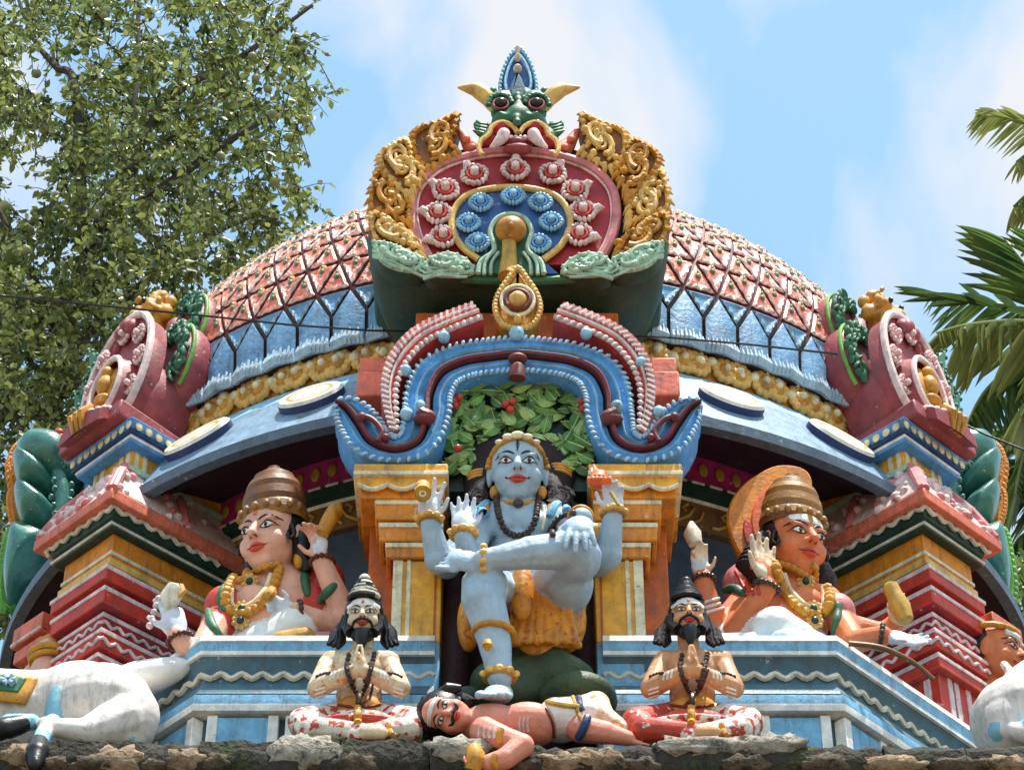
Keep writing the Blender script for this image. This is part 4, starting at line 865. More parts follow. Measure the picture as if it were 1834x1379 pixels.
# ================================================================= green side gables, seen in profile beyond the corners
def side(sg):
    f = lambda L_: [(928 - (-sg) * (928 - x) - (40 if sg > 0 else 0), y) for x, y in L_]
    Ys = 2.2; root = empty('side_gable', W(*f([(90, 1000)])[0], Ys), parent=tower)
    for name, edge, cols, poly in [('green_lobe', 'orange', 'shell_green', [(36, 808), (60, 796), (105, 798), (138, 815), (150, 850), (130, 880), (85, 880), (40, 862), (27, 838)]),
                             ('green_lobe', 'orange', 'shell_green', [(25, 835), (40, 830), (80, 855), (105, 885), (98, 905), (60, 900), (32, 882)]),
                             ('green_lobe', 'orange', 'shell_green', [(30, 885), (50, 888), (85, 915), (110, 940), (95, 968), (60, 962), (38, 948), (28, 915)]),
                             ('green_skirt', 'lime', 'shell_green', [(25, 958), (45, 956), (100, 978), (95, 1010), (60, 1045), (20, 1095), (8, 1060), (15, 1000)])]:
        q = spline([W(x, y, Ys) for x, y in f(poly)], 5, True); c = sum(q, Vector()) / len(q); b = MB(); rings = []
        for y, k in [(.5, .6), (.25, .95), (0, 1.0), (-.14, .86), (-.22, .6), (-.25, .25)]:
            rings.append([c + (p - c) * k + Vector((0, y, 0)) for p in q])
        b.loft(rings, 0); lo = b.obj(name, P[cols], root, ang=70)
        e = [p for p in q]; n = len(e); idx = sorted(range(n), key=lambda i: sg * -e[i].x)
        b = MB(); seg_ = [e[i] for i in range(n) if (e[i].x - c.x) * sg > .02]
        seg_.sort(key=lambda p: p.z)
        pts = [Vector((p.x + sg * .012, Ys + .02 - .03, p.z)) for p in seg_]
        if len(pts) > 2:
            b.tube(pts, [.03] * len(pts), 8)
            for p in pts[::1]: b.ell(p + Vector((sg * .016, -.01, 0)), (.02, .022, .026), seg=7, rings=5)
            b.obj('lobe_edge', P[edge], lo)
    b = MB(); 
    for px, py in [(92, 890), (96, 905), (98, 920), (99, 935), (98, 875), (97, 860)] + [(128, 868), (128, 882), (126, 896)]: b.ell(W(*f([(px, py)])[0], Ys - .3), (.016, .02, .02), seg=7, rings=5)
    b.tube(pxpath(f([(103, 845), (112, 900), (98, 955)]), Ys - .12, 8), .045, 14); b.obj('fringe', P['shell_green'], root)
    b = MB(); q = spline([W(x, y, Ys + .1) for x, y in f([(115, 780), (150, 770), (180, 800), (182, 825), (160, 848), (130, 835)])], 5, True); c = sum(q, Vector()) / len(q)
    b.loft([[c + (p - c) * k + Vector((0, y, 0)) for p in q] for y, k in [(.3, .8), (0, 1), (-.12, .8), (-.18, .3)]]); b.obj('dark_lobe', P['dark_teal'], root, ang=70)
    b = MB(); b.tube(pxpath(f([(106, 778), (116, 800), (122, 815)]), Ys + .05, 4), .03, 8)
    for k in range(5): b.ell(W(*f([(106 + 3 * k, 776 + 9 * k)])[0], Ys), (.03, .03, .03), seg=8, rings=5)
    b.obj('lobe_edge', P['red'], root)
side(-1); side(1)
# ================================================================= statues: one continuous body each, grown from joined shapes
class Fig:
    def __init__(s, name, loc, label, category, group=None):
        s.root = empty(name, loc, label, category, group); s.b = MB(); s.pr = []; s.mats = []
    def mi(s, m):
        m = P[m]
        if m not in s.mats: s.mats.append(m)
        return s.mats.index(m)
    def cap(s, p0, r0, p1, r1, m):
        p0, p1 = Vector(p0), Vector(p1); d = p1 - p0; L_ = max(d.length, 1e-4); t = d / L_; n = 10
        u = t.orthogonal().normalized(); v = t.cross(u); rings = []
        for k in range(5):
            a = math.pi / 2 * k / 4.6; rings.append((p0 - t * r0 * math.cos(a), r0 * math.sin(a) + 1e-4))
        for k in range(5):
            a = math.pi / 2 * (4 - k) / 4.6; rings.append((p1 + t * r1 * math.cos(a), r1 * math.sin(a) + 1e-4))
        s.b.loft([[c + (u * math.cos(2 * math.pi * j / n) + v * math.sin(2 * math.pi * j / n)) * r for j in range(n)] for c, r in rings])
        s.pr.append(('c', np.array(p0), np.array(p1), r0, r1, s.mi(m)))
    def chain(s, pts, m):                       # [(p, r), ...]
        for a, c in zip(pts, pts[1:]): s.cap(a[0], a[1], c[0], c[1], m)
    def ell(s, c, rad, m, T=None):
        T3 = T.to_3x3() if T is not None else Matrix.Identity(3)
        s.b.ell(c, rad, T3, 16, 10); s.pr.append(('e', np.array(Vector(c)), np.array(T3), np.array(rad), 0, s.mi(m)))
    def bake(s, name='body', voxel=.007, smooth=6):
        me = bpy.data.meshes.new('tmp'); me.from_pydata(s.b.v, [], s.b.f); o = bpy.data.objects.new('tmp', me); COL.objects.link(o)
        r = o.modifiers.new('r', 'REMESH'); r.mode = 'VOXEL'; r.voxel_size = voxel; r.use_smooth_shade = True
        sm = o.modifiers.new('s', 'SMOOTH'); sm.factor = .5; sm.iterations = smooth
        dg = bpy.context.evaluated_depsgraph_get(); dg.update(); ev = o.evaluated_get(dg); nm = bpy.data.meshes.new_from_object(ev)
        bpy.data.objects.remove(o); nm.name = name
        for m in s.mats: nm.materials.append(m)
        n = len(nm.polygons); C = np.empty(n * 3); nm.polygons.foreach_get('center', C); C = C.reshape(-1, 3)
        best = np.full(n, 1e9); bi = np.zeros(n, int)
        for q in s.pr:
            if q[0] == 'c':
                d = q[2] - q[1]; t = np.clip(((C - q[1]) @ d) / max(d @ d, 1e-9), 0, 1); D = np.linalg.norm(C - q[1] - t[:, None] * d, axis=1) - (q[3] + (q[4] - q[3]) * t)
            else:
                p = (C - q[1]) @ q[2]; k0 = np.linalg.norm(p / q[3], axis=1); k1 = np.linalg.norm(p / q[3]**2, axis=1); D = k0 * (k0 - 1) / np.maximum(k1, 1e-6)
            w_ = D < best; best[w_] = D[w_]; bi[w_] = q[5]
        nm.polygons.foreach_set('material_index', bi.astype(np.int32)); nm.polygons.foreach_set('use_smooth', np.ones(n, bool)); nm.update()
        s.body = bpy.data.objects.new(name, nm); COL.objects.link(s.body); s.body.parent = s.root; s.body.matrix_parent_inverse = PINV(s.root)
        s.bvh = BVHTree.FromPolygons([v.co for v in nm.vertices], [tuple(p.vertices) for p in nm.polygons]); return s.body
    def part(s, name, mat, fn, parent=None, **kw):
        b = MB(); fn(b); return b.obj(name, P[mat] if isinstance(mat, str) else [P[k] for k in mat], parent or s.root, **kw)
    def surf(s, F, u, v, off=.002):
        O, r, up, f, H = F; o = O + r * (u * H) + up * (v * H) + f * (1.2 * H); h = s.bvh.ray_cast(o, -f, 2 * H)
        if h[0] is None: return O + r * (u * H) + up * (v * H) + f * (.1 * H)
        return h[0] + f * off
    def fill(s, F, pts, name, mat, off=.0025, lev=4, parent=None, n=3):
        pts = [(p.x, p.z) for p in spline([(x, 0, y) for x, y in pts], n, True)] if n else pts
        cx = sum(p[0] for p in pts) / len(pts); cy = sum(p[1] for p in pts) / len(pts); m = len(pts); b = MB(); V = []; Fc = []
        for k in range(lev, 0, -1):
            for p in pts: V.append(s.surf(F, cx + (p[0] - cx) * k / lev, cy + (p[1] - cy) * k / lev, off if k < lev else off * .3))
        V.append(s.surf(F, cx, cy, off))
        for k in range(lev - 1):
            for j in range(m): j2 = (j + 1) % m; Fc.append((k * m + j, k * m + j2, (k + 1) * m + j2, (k + 1) * m + j))
        for j in range(m): Fc.append(((lev - 1) * m + j, (lev - 1) * m + (j + 1) % m, lev * m))
        b.add(V, Fc); return b.obj(name, P[mat], parent or s.body, ang=80)
    def stroke(s, F, pts, wd, name, mat, off=.0035, parent=None, n=5):
        q = [(p.x, p.z) for p in spline([(x, 0, y) for x, y in pts], n)]; m = len(q); b = MB(); V = []
        for i, p in enumerate(q):
            a, c = q[max(i - 1, 0)], q[min(i + 1, m - 1)]; t = Vector((c[0] - a[0], c[1] - a[1])).normalized(); nn = Vector((-t.y, t.x)); k = i / (m - 1)
            w_ = wd * (max(.15, math.sin(math.pi * min(max(k, .04), .96))**.6))
            for e in (-1, -.4, .4, 1): V.append(s.surf(F, p[0] + nn.x * w_ * e, p[1] + nn.y * w_ * e, off if abs(e) < 1 else off * .4))
        b.add(V, [(i * 4 + j, i * 4 + j + 1, (i + 1) * 4 + j + 1, (i + 1) * 4 + j) for i in range(m - 1) for j in range(3)]); return b.obj(name, P[mat], parent or s.body, ang=80)
    def head(s, c, H, yaw, pitch, skin, roll=0.0, ears=True, nose=1.0, cheek=1.0):
        Rm = Matrix.Rotation(R(yaw), 3, 'Z') @ Matrix.Rotation(R(-pitch), 3, 'X') @ Matrix.Rotation(R(roll), 3, 'Y')
        r, f, u = Rm @ Vector((1, 0, 0)), Rm @ Vector((0, -1, 0)), Rm @ Vector((0, 0, 1)); c = Vector(c); T = basis(r, -f, u)
        F = (c, r, u, f, H); q = lambda x, y, z: c + r * (x * H) + u * (y * H) + f * (z * H)
        e = lambda x, y, z, a, b_, d: s.ell(q(x, y, z), (a * H, d * H, b_ * H), skin, T)
        e(0, .12, -.04, .37, .39, .41); e(0, -.12, .05, .34 * cheek, .36, .34); e(0, -.36, .18, .16, .13, .15); e(-.17, -.14, .18, .16 * cheek, .16, .17); e(.17, -.14, .18, .16 * cheek, .16, .17)
        s.cap(q(0, .07, .35), .045 * H, q(0, -.08, .43 + .03 * nose), .06 * H, skin); e(.055, -.10, .37, .05, .04, .06); e(-.055, -.10, .37, .05, .04, .06)
        e(0, -.215, .355, .10, .032, .06); e(0, -.265, .345, .085, .036, .06)
        e(-.16, .115, .31, .12, .03, .06); e(.16, .115, .31, .12, .03, .06)
        e(-.155, .03, .29, .085, .055, .07); e(.155, .03, .29, .085, .055, .07)
        if ears:
            for sg in (1, -1): e(sg * .375, -.04, -.04, .045, .17, .085)
        return F
    def face(s, F, iris='iris', lip='lip', brow='black', gaze=0.0, lines=True):
        for sg in (1, -1):
            w = s.fill(F, [(sg * .155 + x, .03 + y) for x, y in [(-.085, -.005), (-.04, .038), (.02, .04), (.085, .0), (.03, -.03), (-.04, -.03)]], 'eye', 'eye_white', .003)
            s.fill(F, [(sg * .155 + gaze + .034 * math.cos(t), .032 + .036 * math.sin(t)) for t in [2 * math.pi * i / 8 for i in range(8)]], 'iris', iris, .0055, 2, w, 2)
            s.fill(F, [(sg * .155 + gaze + .016 * math.cos(t), .034 + .018 * math.sin(t)) for t in [2 * math.pi * i / 6 for i in range(6)]], 'pupil', 'black', .0075, 2, w, 2)
            s.stroke(F, [(sg * .06, .018), (sg * .11, .06), (sg * .16, .078), (sg * .21, .062), (sg * .265, .018)], .012, 'eyelid_line', 'black', .006)
            s.stroke(F, [(sg * .065, .012), (sg * .11, -.006), (sg * .17, -.008), (sg * .24, .02)], .007, 'eyelid_line', 'black', .005)
            s.stroke(F, [(sg * .045, .115), (sg * .11, .155), (sg * .19, .16), (sg * .30, .095)], .019, 'eyebrow', brow, .005)
            s.stroke(F, [(sg * .03, -.125), (sg * .055, -.122)], .012, 'nostril', 'maroon', .004)
        s.fill(F, [(-.125, -.23), (-.06, -.195), (-.018, -.186), (0, -.193), (.018, -.186), (.06, -.195), (.125, -.23), (.07, -.245), (0, -.24), (-.07, -.245)], 'upper_lip', lip, .004, 3)
        s.fill(F, [(-.11, -.238), (0, -.248), (.11, -.238), (.07, -.285), (0, -.302), (-.07, -.285)], 'lower_lip', lip, .006, 3)
        if lines: s.stroke(F, [(-.15, -.226), (-.07, -.243), (0, -.243), (.07, -.243), (.15, -.226)], .007, 'mouth_line', 'maroon', .008)
    def hand(s, wrist, d, n, L, m, side=1, curl=.15, spread=.10, thumb=1.0, mp=None):
        w_, d, n = Vector(wrist), Vector(d).normalized(), Vector(n); n = (n - d * n.dot(d)).normalized(); t = d.cross(n) * side; T = basis(t, n, d); fm = mp or m
        s.ell(w_ + d * (.28 * L), (.25 * L, .12 * L, .31 * L), m, T); s.ell(w_ + d * (.30 * L) + n * (.05 * L), (.17 * L, .07 * L, .22 * L), fm, T)
        s.ell(w_ + d * (.18 * L) + t * (.13 * L) + n * .04 * L, (.09 * L, .08 * L, .16 * L), fm, T)
        for i, ln in enumerate((.42, .47, .43, .33)):
            x = .185 - .122 * i; b0 = w_ + d * ((.50 - .03 * abs(i - 1)) * L) + t * (x * L); a = spread * (1.2 - .8 * i); dr = (d + t * a).normalized(); c = curl * (1 + .12 * i); p = b0; rad_ = .066 * L * (1 if i < 3 else .88)
            for k, fr in enumerate((.42, .33, .25)):
                an = c * (k + .6) * 1.15; dd = dr * math.cos(an) + n * math.sin(an); q = p + dd * (ln * fr * L); s.cap(p, rad_ * (1 - .09 * k), q, rad_ * (1 - .09 * (k + 1)), fm); p = q
        b0 = w_ + d * (.14 * L) + t * (.16 * L); d1 = (d * .6 + t * .75 * thumb + n * (.25 + curl * .5)).normalized(); d2 = (d * .85 + t * .35 * thumb + n * (.2 + curl * .7)).normalized()
        p1 = b0 + d1 * (.22 * L); s.cap(b0, .075 * L, p1, .06 * L, fm); s.cap(p1, .06 * L, p1 + d2 * (.2 * L), .048 * L, fm)
    def foot(s, ankle, d, up, L, m, side=1, wd=1.0):
        a, d, up = Vector(ankle), Vector(d).normalized(), Vector(up); up = (up - d * up.dot(d)).normalized(); t = d.cross(up) * side * wd; T = basis(t, up, d)
        s.ell(a - d * .10 * L - up * .12 * L, (.15 * L, .15 * L, .18 * L), m, T); s.ell(a + d * .25 * L - up * .15 * L, (.17 * L, .12 * L, .34 * L), m, T); s.ell(a + d * .48 * L - up * .2 * L, (.21 * L, .08 * L, .18 * L), m, T)
        for i, (ln, rd) in enumerate(((.20, .068), (.19, .052), (.17, .048), (.15, .045), (.12, .042))):
            b0 = a + d * ((.58 - .035 * i) * L) + t * ((.16 - .085 * i) * L) - up * .2 * L; s.cap(b0, rd * L, b0 + d * ln * L - up * .03 * L, rd * .92 * L, m)
def beadtube(b, path, r, spacing, k=.35, n=8, mi=0):  # a string of beads as one swept surface
    P_ = [Vector(p) for p in path]; L_ = [0]
    for a, c in zip(P_, P_[1:]): L_.append(L_[-1] + (c - a).length)
    tot = L_[-1]; m = max(6, int(tot / spacing)) * 6; pts = []; rad_ = []; i = 0
    for j in range(m + 1):
        d = tot * j / m
        while i < len(L_) - 2 and L_[i + 1] < d: i += 1
        f = (d - L_[i]) / max(L_[i + 1] - L_[i], 1e-6); pts.append(P_[i] + (P_[i + 1] - P_[i]) * f); rad_.append(r * (k + (1 - k) * abs(math.sin(math.pi * j / 6))**.6))
    b.tube(pts, rad_, n, mi)
def ringpts(c, ax, r, n=20, el=1.0):
    c, ax = Vector(c), Vector(ax).normalized(); u = ax.orthogonal().normalized(); v = ax.cross(u); return [c + (u * math.cos(2 * math.pi * i / n) + v * math.sin(2 * math.pi * i / n) * el) * r for i in range(n)]
# ================================================================= blue four-armed statue in the niche
V3 = Vector
W0 = W
def W(px, py, Y): return W0(px, py, Y - .10)      # the figure sits a little in front of the pillars
f = Fig('seated_statue', W(935, 1255, .0), 'blue four-armed seated statue with crossed leg in the central niche', 'statue')
sk = 'skin_blue'
f.ell(W(938, 1060, .08), (.18, .14, .13), sk); f.ell(W(930, 1000, .08), (.135, .115, .16), sk); f.ell(W(927, 940, .08), (.18, .12, .135), sk)
f.cap(W(866, 921, .09), .062, W(992, 921, .09), .062, sk); f.ell(W(895, 938, .0), (.07, .05, .06), sk); f.ell(W(958, 938, .0), (.07, .05, .06), sk)
f.cap(W(927, 925, .08), .075, W(927, 890, .06), .07, sk)
HF = f.head(W(927, 846, -.01), .322, 0, -15, sk, cheek=.93)
# rear arms
f.chain([(W(868, 928, .13), .06), (W(800, 1010, .08), .066), (W(786, 1002, .0), .064), (W(770, 938, -.08), .042)], sk)
f.hand(W(769, 932, -.085), (-.02, -.1, 1), (0, -1, 0), .20, 'palm_pale', 1, .16, .30)
f.chain([(W(992, 928, .13), .06), (W(1072, 1008, .08), .066), (W(1088, 995, .0), .064), (W(1098, 925, -.08), .042)], sk)
f.hand(W(1098, 920, -.085), (.02, -.1, 1), (0, -1, 0), .19, 'palm_pale', -1, .50, .12)
# front arms
f.chain([(W(866, 926, .05), .06), (W(842, 1000, -.06), .054), (W(830, 958, -.16), .043)], sk)
f.hand(W(829, 955, -.165), (-.02, .05, 1), (0, -1, -.1), .20, 'palm_pale', 1, .10, .14)
f.chain([(W(992, 926, .05), .06), (W(1045, 955, -.10), .054), (W(1042, 928, -.31), .046)], sk)
f.hand(W(1038, 928, -.36), (0, -.42, -.9), (0, .9, -.42), .235, sk, -1, .16, .16)
# standing leg and crossed leg
f.chain([(W(893, 1062, .0), .105), (W(868, 1050, -.28), .098), (W(866, 1075, -.31), .092), (W(882, 1130, -.30), .078), (W(889, 1170, -.30), .063), (W(895, 1212, -.30), .053)], sk)
f.foot(W(896, 1226, -.30), (-.14, -.85, -.42), (0, -.4, .9), .27, sk, 1, 1.2)
f.chain([(W(985, 1055, .0), .12), (W(1032, 998, -.27), .106), (W(1010, 986, -.33), .082), (W(950, 990, -.36), .070), (W(905, 998, -.38), .056), (W(866, 1002, -.39), .044)], sk)
f.foot(W(862, 1000, -.40), (-1, -.05, .20), (0, -1, .12), .215, sk, -1, 1.5)
f.ell(W(1020, 1045, -.12), (.10, .14, .12), sk)
# cloth
f.ell(W(978, 1085, .04), (.17, .13, .11), 'cloth_orange'); f.ell(W(968, 1115, -.04), (.13, .05, .17), 'cloth_orange'); f.ell(W(935, 1060, -.16), (.05, .05, .14), 'cloth_orange'); f.ell(W(1012, 1110, .02), (.09, .08, .16), 'cloth_orange')
[f.cap(W(930 + 12 * k, 1050 + 2 * k, -.10), .012, W(912 + 17 * k, 1148 + 2 * (k % 2), -.09), .018, 'cloth_orange') for k in range(8)]; f.cap(W(908, 1150, -.07), .02, W(1035, 1155, -.04), .02, 'cloth_orange'); f.ell(W(840, 1115, .0), (.05, .1, .13), 'cloth_orange')
f.bake(voxel=.0062, smooth=5)
f.face(HF)
s = f
s.fill(HF, [(-.012, .20), (.012, .20), (.03, .27), (.012, .34), (-.012, .34), (-.03, .27)], 'forehead_mark', 'slate', .004)
s.stroke(HF, [(0, .15), (0, .26), (.0, .36)], .014, 'forehead_mark', 'black', .006)
for sg in (1, -1): s.stroke(HF, [(sg * .125, -.228), (sg * .15, -.222), (sg * .165, -.205)], .01, 'moustache_tip', 'black', .006)
# hair, crown and ornaments
s.part('hair', 'hair', lambda b: (b.ell(W(930, 848, .13), (.25, .10, .225), seg=24, rings=16)))
for hx in (866, 992): s.part('hair_mass', 'hair', lambda b: b.ell(W(hx, 868, .11), (.085, .07, .15), seg=20, rings=14))
for L_, n_ in (([(875, 850, .1), (862, 880, .08), (856, 905, .07), (868, 918, .06)], 'hair_lock'), ([(868, 840, .12), (853, 880, .10), (850, 905, .1)], 'hair_lock'), ([(978, 850, .1), (992, 880, .06), (1000, 905, .05), (985, 915, .04)], 'hair_lock'), ([(985, 845, .12), (1005, 880, .1), (1012, 910, .1), (1040, 925, .08)], 'hair_lock')):
    s.part(n_, 'hair', lambda b: b.tube(spline([W(*q) for q in L_], 6), [.05] * (6 * (len(L_) - 1) + 1), 10))
s.part('hair_curl', 'hair', lambda b: b.tube([W(1003, 890, .02) + V3((.055 * (1 - k / 34) * math.cos(k * .55), 0, .055 * (1 - k / 34) * math.sin(k * .55))) for k in range(30)], .014, 7))
s.part('hair_curl', 'hair', lambda b: b.tube([W(858, 890, .02) + V3((-.04 * (1 - k / 34) * math.cos(k * .55), 0, .045 * (1 - k / 34) * math.sin(k * .55))) for k in range(30)], .012, 7))
for x, y in ((859, 855), (1000, 845)): s.part('hair_band', 'gold', lambda b: [b.tube(ringpts(W(x, y + 5 * k, .10), (.1 * (1 if x > 928 else -1), 0, 1), .052), .010, 6, closed=True) for k in range(3)])
band = [s.surf(HF, .40 * math.sin(a), .02 + .36 * math.cos(a) * 1.0, .012) for a in [R(-88 + 176 * i / 28) for i in range(29)]]
cb = s.part('crown_band', 'gold', lambda b: b.tube(band, .0125, 8))
for i, sz in ((8, .8), (11, 1), (14, 1.25), (17, 1), (20, .8)):
    p = band[i] + V3((0, -.012, .006)); s.part('crown_jewel', 'cream', lambda b: b.ell(p, (.024 * sz, .012, .015 * sz), seg=12, rings=8), cb)
for sg in (1, -1): s.part('ear_ring', 'gold', lambda b: b.ell(W(928 + sg * 43, 882, -.0), (.02, .02, .035)))
s.part('choker', 'gold', lambda b: b.tube(pxpath([(897, 898, -.0), (912, 901, -.03), (927, 902, -.035), (943, 901, -.03), (958, 897, -.0)], 0, 5), .011, 7))
s.part('choker_stone', 'bead', lambda b: b.ell(W(928, 901, -.05), (.024, .015, .02)))
def chestline(pts, off, n=7):
    o = []
    for x, y in [(p.x, p.z) for p in spline([(a, 0, c) for a, c in pts], n)]:
        d = ray(x, y).normalized(); h = s.bvh.ray_cast(CAM, d, 60); o.append((h[0] if h[0] is not None else W(x, y, 0)) - d * off)
    return o
s.part('bead_necklace', ['bead'], lambda b: beadtube(b, chestline([(889, 886), (890, 905), (896, 930), (906, 950), (925, 959), (946, 953), (958, 932), (963, 905), (966, 888)], .014), .0155, .022))
s.part('sacred_thread', 'cream', lambda b: b.tube(chestline([(972, 905), (975, 925), (971, 948)], .004), .007, 6))
for sg in (1, -1): s.part('shoulder_tassel', 'gold', lambda b: b.tube(chestline([(928 + sg * 58, 906), (928 + sg * 57, 922)], .012), .014, 8))
for x0 in (860, 994): s.part('shoulder_frill', 'sky_blue', lambda b: b.tube(chestline([(x0 - 9, 925), (x0, 906), (x0 + 14, 903), (x0 + 22, 915)] if x0 > 900 else [(x0 + 10, 926), (x0 + 2, 910), (x0 + 12, 902)], .012), .02, 8))
s.part('armlet', 'bead', lambda b: beadtube(b, chestline([(990, 960), (990, 945), (998, 930), (1012, 922), (1030, 918)], .012), .014, .02))
for c, ax, r_, w_ in ((W(769, 932, -.085), (0, -.1, 1), .046, .013), (W(1098, 920, -.085), (0, -.1, 1), .046, .013), (W(830, 957, -.16), (0, 0, 1), .049, .014), (W(895, 1212, -.30), (0, 0, 1), .058, .013), (W(866, 1004, -.37), (1, 0, -.1), .052, .013)):
    bc = s.part('bracelet', 'gold', lambda b: b.tube(ringpts(c, ax, r_), w_, 8, closed=True))
    for k in range(5):
        a = R(-70 + 35 * k); p = V3(c) + V3((math.sin(a) * r_ * 1.18, -math.cos(a) * r_ * 1.18, 0)) if abs(V3(ax).normalized().z) > .5 else V3(c) + V3((0, -math.cos(a) * r_ * 1.15, math.sin(a) * r_ * 1.15))
        s.part('bracelet_bead', 'gold_pale', lambda b: b.ell(p, (.016, .014, .014), seg=8, rings=6), bc)
s.part('knee_band', 'gold', lambda b: b.tube(ringpts(W(884, 1135, -.30), (.05, 0, 1), .08), .013, 8, closed=True)); s.part('knee_pendant', 'gold', lambda b: b.tube([W(873, 1148, -.385), W(873, 1156, -.39), W(873, 1164, -.385)], [.016, .022, .008], 8))
s.part('wrist_band', 'gold', lambda b: b.tube(ringpts(W(1040, 928, -.225), (0, -.6, -.6), .05), .008, 6, closed=True))
s.part('hand_drum', 'mustard', lambda b: b.tube([W(757, 884, -0.190), W(757, 879, -0.145), W(757, 878, -0.130), W(757, 876, -0.115), W(757, 874, -0.070)], [.036, .032, .02, .032, .036], 18))
s.part('drum_skin', 'gold', lambda b: b.tube([W(757, 884, -0.191), W(757, 884, -0.197)], [.03, .028], 18)); s.part('drum_mark', 'cream', lambda b: b.tube(ringpts(W(757, 884, -0.200), (0, 1, .1), .012), .004, 6, closed=True))
s.part('scroll_rod', 'mustard', lambda b: b.tube([W(1003, 957, -.33), W(1006, 956, -.33), W(1036, 953, -.33), W(1068, 951, -.33), W(1071, 951, -.33)], [.03, .034, .03, .034, .03], 12))
s.part('fire_bowl', 'flame', lambda b: b.tube([W(1072, 870, -.10), W(1072, 862, -.10), W(1073, 852, -.10), W(1066, 845, -.10), W(1063, 832, -.10)], [.03, .05, .04, .018, .004], 12))
for k in range(6): s.part('flame_tongue', 'flame', lambda b: b.tube([W(1058 + 6 * k, 866, -.13), W(1056 + 7 * k, 857, -.15), W(1053 + 8 * k, 850 + 2 * abs(k - 2), -.14)], [.016, .013, .003], 7))
s.part('flame_tip', 'rose_white', lambda b: b.tube([W(1064, 852, -.1), W(1061, 844, -.1), W(1060, 838, -.1)], [.016, .014, .004], 7))
s.part('staff', 'mustard', lambda b: b.tube([W(1094, 882, -.19), W(1108, 905, -.19)], [.010, .008], 8))
def rockm(b):
    b.ell(W(955, 1232, .10), (.24, .18, .18), seg=30, rings=20); b.v = [tuple(V3(v) + V3((.02 * math.sin(31 * v[2] + 3 * v[0]), .03 * math.sin(17 * v[0] + 9 * v[2]), .02 * math.sin(23 * v[0])))) for v in b.v]
s.part('rock_seat', 'rock', rockm); s.part('rock_ledge', 'rock', lambda b: b.ell(W(1035, 1256, .0), (.16, .18, .09), seg=20, rings=14)); s.part('rock_ledge', 'bottle', lambda b: b.ell(W(842, 1265, -.15), (.09, .12, .06), seg=20, rings=14))
W = W0
# ================================================================= figure lying under the foot
f = Fig('reclining_statue', W(930, 1325, -.42), 'small pink reclining statue under the blue statue\'s foot, arm hanging over the wall', 'statue')
s = f; sk = 'skin_pink'
f.ell(W(880, 1300, -.42), (.13, .10, .085), sk); f.ell(W(945, 1298, -.42), (.13, .10, .085), sk); f.cap(W(853, 1298, -.42), .06, W(828, 1290, -.42), .05, sk)
f.ell(W(1005, 1290, -.40), (.10, .10, .08), 'cloth_white'); f.cap(W(1000, 1285, -.40), .085, W(1040, 1278, -.38), .07, 'cloth_white')
f.chain([(W(1035, 1278, -.36), .068), (W(1068, 1262, -.34), .056), (W(1080, 1282, -.38), .046), (W(1118, 1305, -.42), .03)], 'skin_sage'); f.foot(W(1118, 1308, -.43), (1, -.2, -.2), (0, -.4, 1), .09, 'skin_sage')
f.chain([(W(1040, 1305, -.44), .056), (W(1085, 1312, -.46), .046), (W(1125, 1322, -.46), .03)], sk); f.foot(W(1126, 1322, -.465), (1, -.1, -.1), (0, -.5, 1), .10, sk)
f.chain([(W(868, 1310, -.52), .06), (W(900, 1322, -.58), .05), (W(935, 1335, -.62), .047), (W(905, 1358, -.64), .042), (W(878, 1366, -.64), .036)], sk); f.hand(W(868, 1366, -.64), (-1, 0, -.1), (0, -1, 0), .10, sk, 1, .5)
HF = f.head(W(800, 1282, -.46), .205, -6, -22, sk, roll=-74, ears=False)
f.bake(voxel=.006, smooth=5); f.face(HF)
O_, r_, u_, f_, H_ = HF
s.stroke(HF, [(0, -.175), (.07, -.18), (.16, -.20), (.22, -.13)], .035, 'moustache', 'black', .007); s.stroke(HF, [(0, -.175), (-.07, -.18), (-.16, -.20), (-.22, -.13)], .035, 'moustache', 'black', .007)
for k in range(2): s.stroke(HF, [(-.30, .22 + .045 * k), (0, .25 + .045 * k), (.30, .22 + .045 * k)], .026, 'forehead_stripe', 'white', .005)
s.part('hair', 'black', lambda b: (b.ell(O_ - f_ * .045 + u_ * .025, (.105, .105, .105), seg=18, rings=12)))
for k in range(7): s.part('hair_lock', 'black', lambda b: b.tube([O_ - f_ * .05 + u_ * (.09 * math.cos(k)) + r_ * (.09 * math.sin(k)), O_ - f_ * .02 + u_ * (.10 * math.cos(k + .4)) + r_ * (.11 * math.sin(k + .4)), O_ - f_ * .03 + u_ * (.07 * math.cos(k + .9)) + r_ * (.13 * math.sin(k + .9))], [.03, .028, .012], 8))
def camline(fig, pts, off, n=6):
    o = []
    for x, y in [(p.x, p.z) for p in spline([(a, 0, c) for a, c in pts], n)]:
        d = ray(x, y).normalized(); h = fig.bvh.ray_cast(CAM, d, 60)
        if h[0] is not None: o.append(h[0] - d * off)
    return o if len(o) > 1 else [W(*pts[0], -.4), W(*pts[-1], -.4)]
def cl(fig, name, mat, pts, r, off=.002): return fig.part(name, mat, lambda b: b.tube(camline(fig, pts, off), r, 8))
for x in (1033, 1053): pass
cl(f, 'waist_band', 'mustard', [(980, 1257), (1005, 1262), (1040, 1266)], .012); cl(f, 'hem', 'navy', [(1036, 1250), (1037, 1262), (1042, 1274)], .016); cl(f, 'hem', 'mustard', [(1026, 1248), (1030, 1262), (1036, 1278), (1044, 1292), (1046, 1310)], .009); cl(f, 'hem', 'navy', [(1052, 1285), (1046, 1302), (1036, 1322)], .017)
cl(f, 'waist_line', 'maroon', [(978, 1268), (986, 1285), (991, 1300), (992, 1320)], .006)
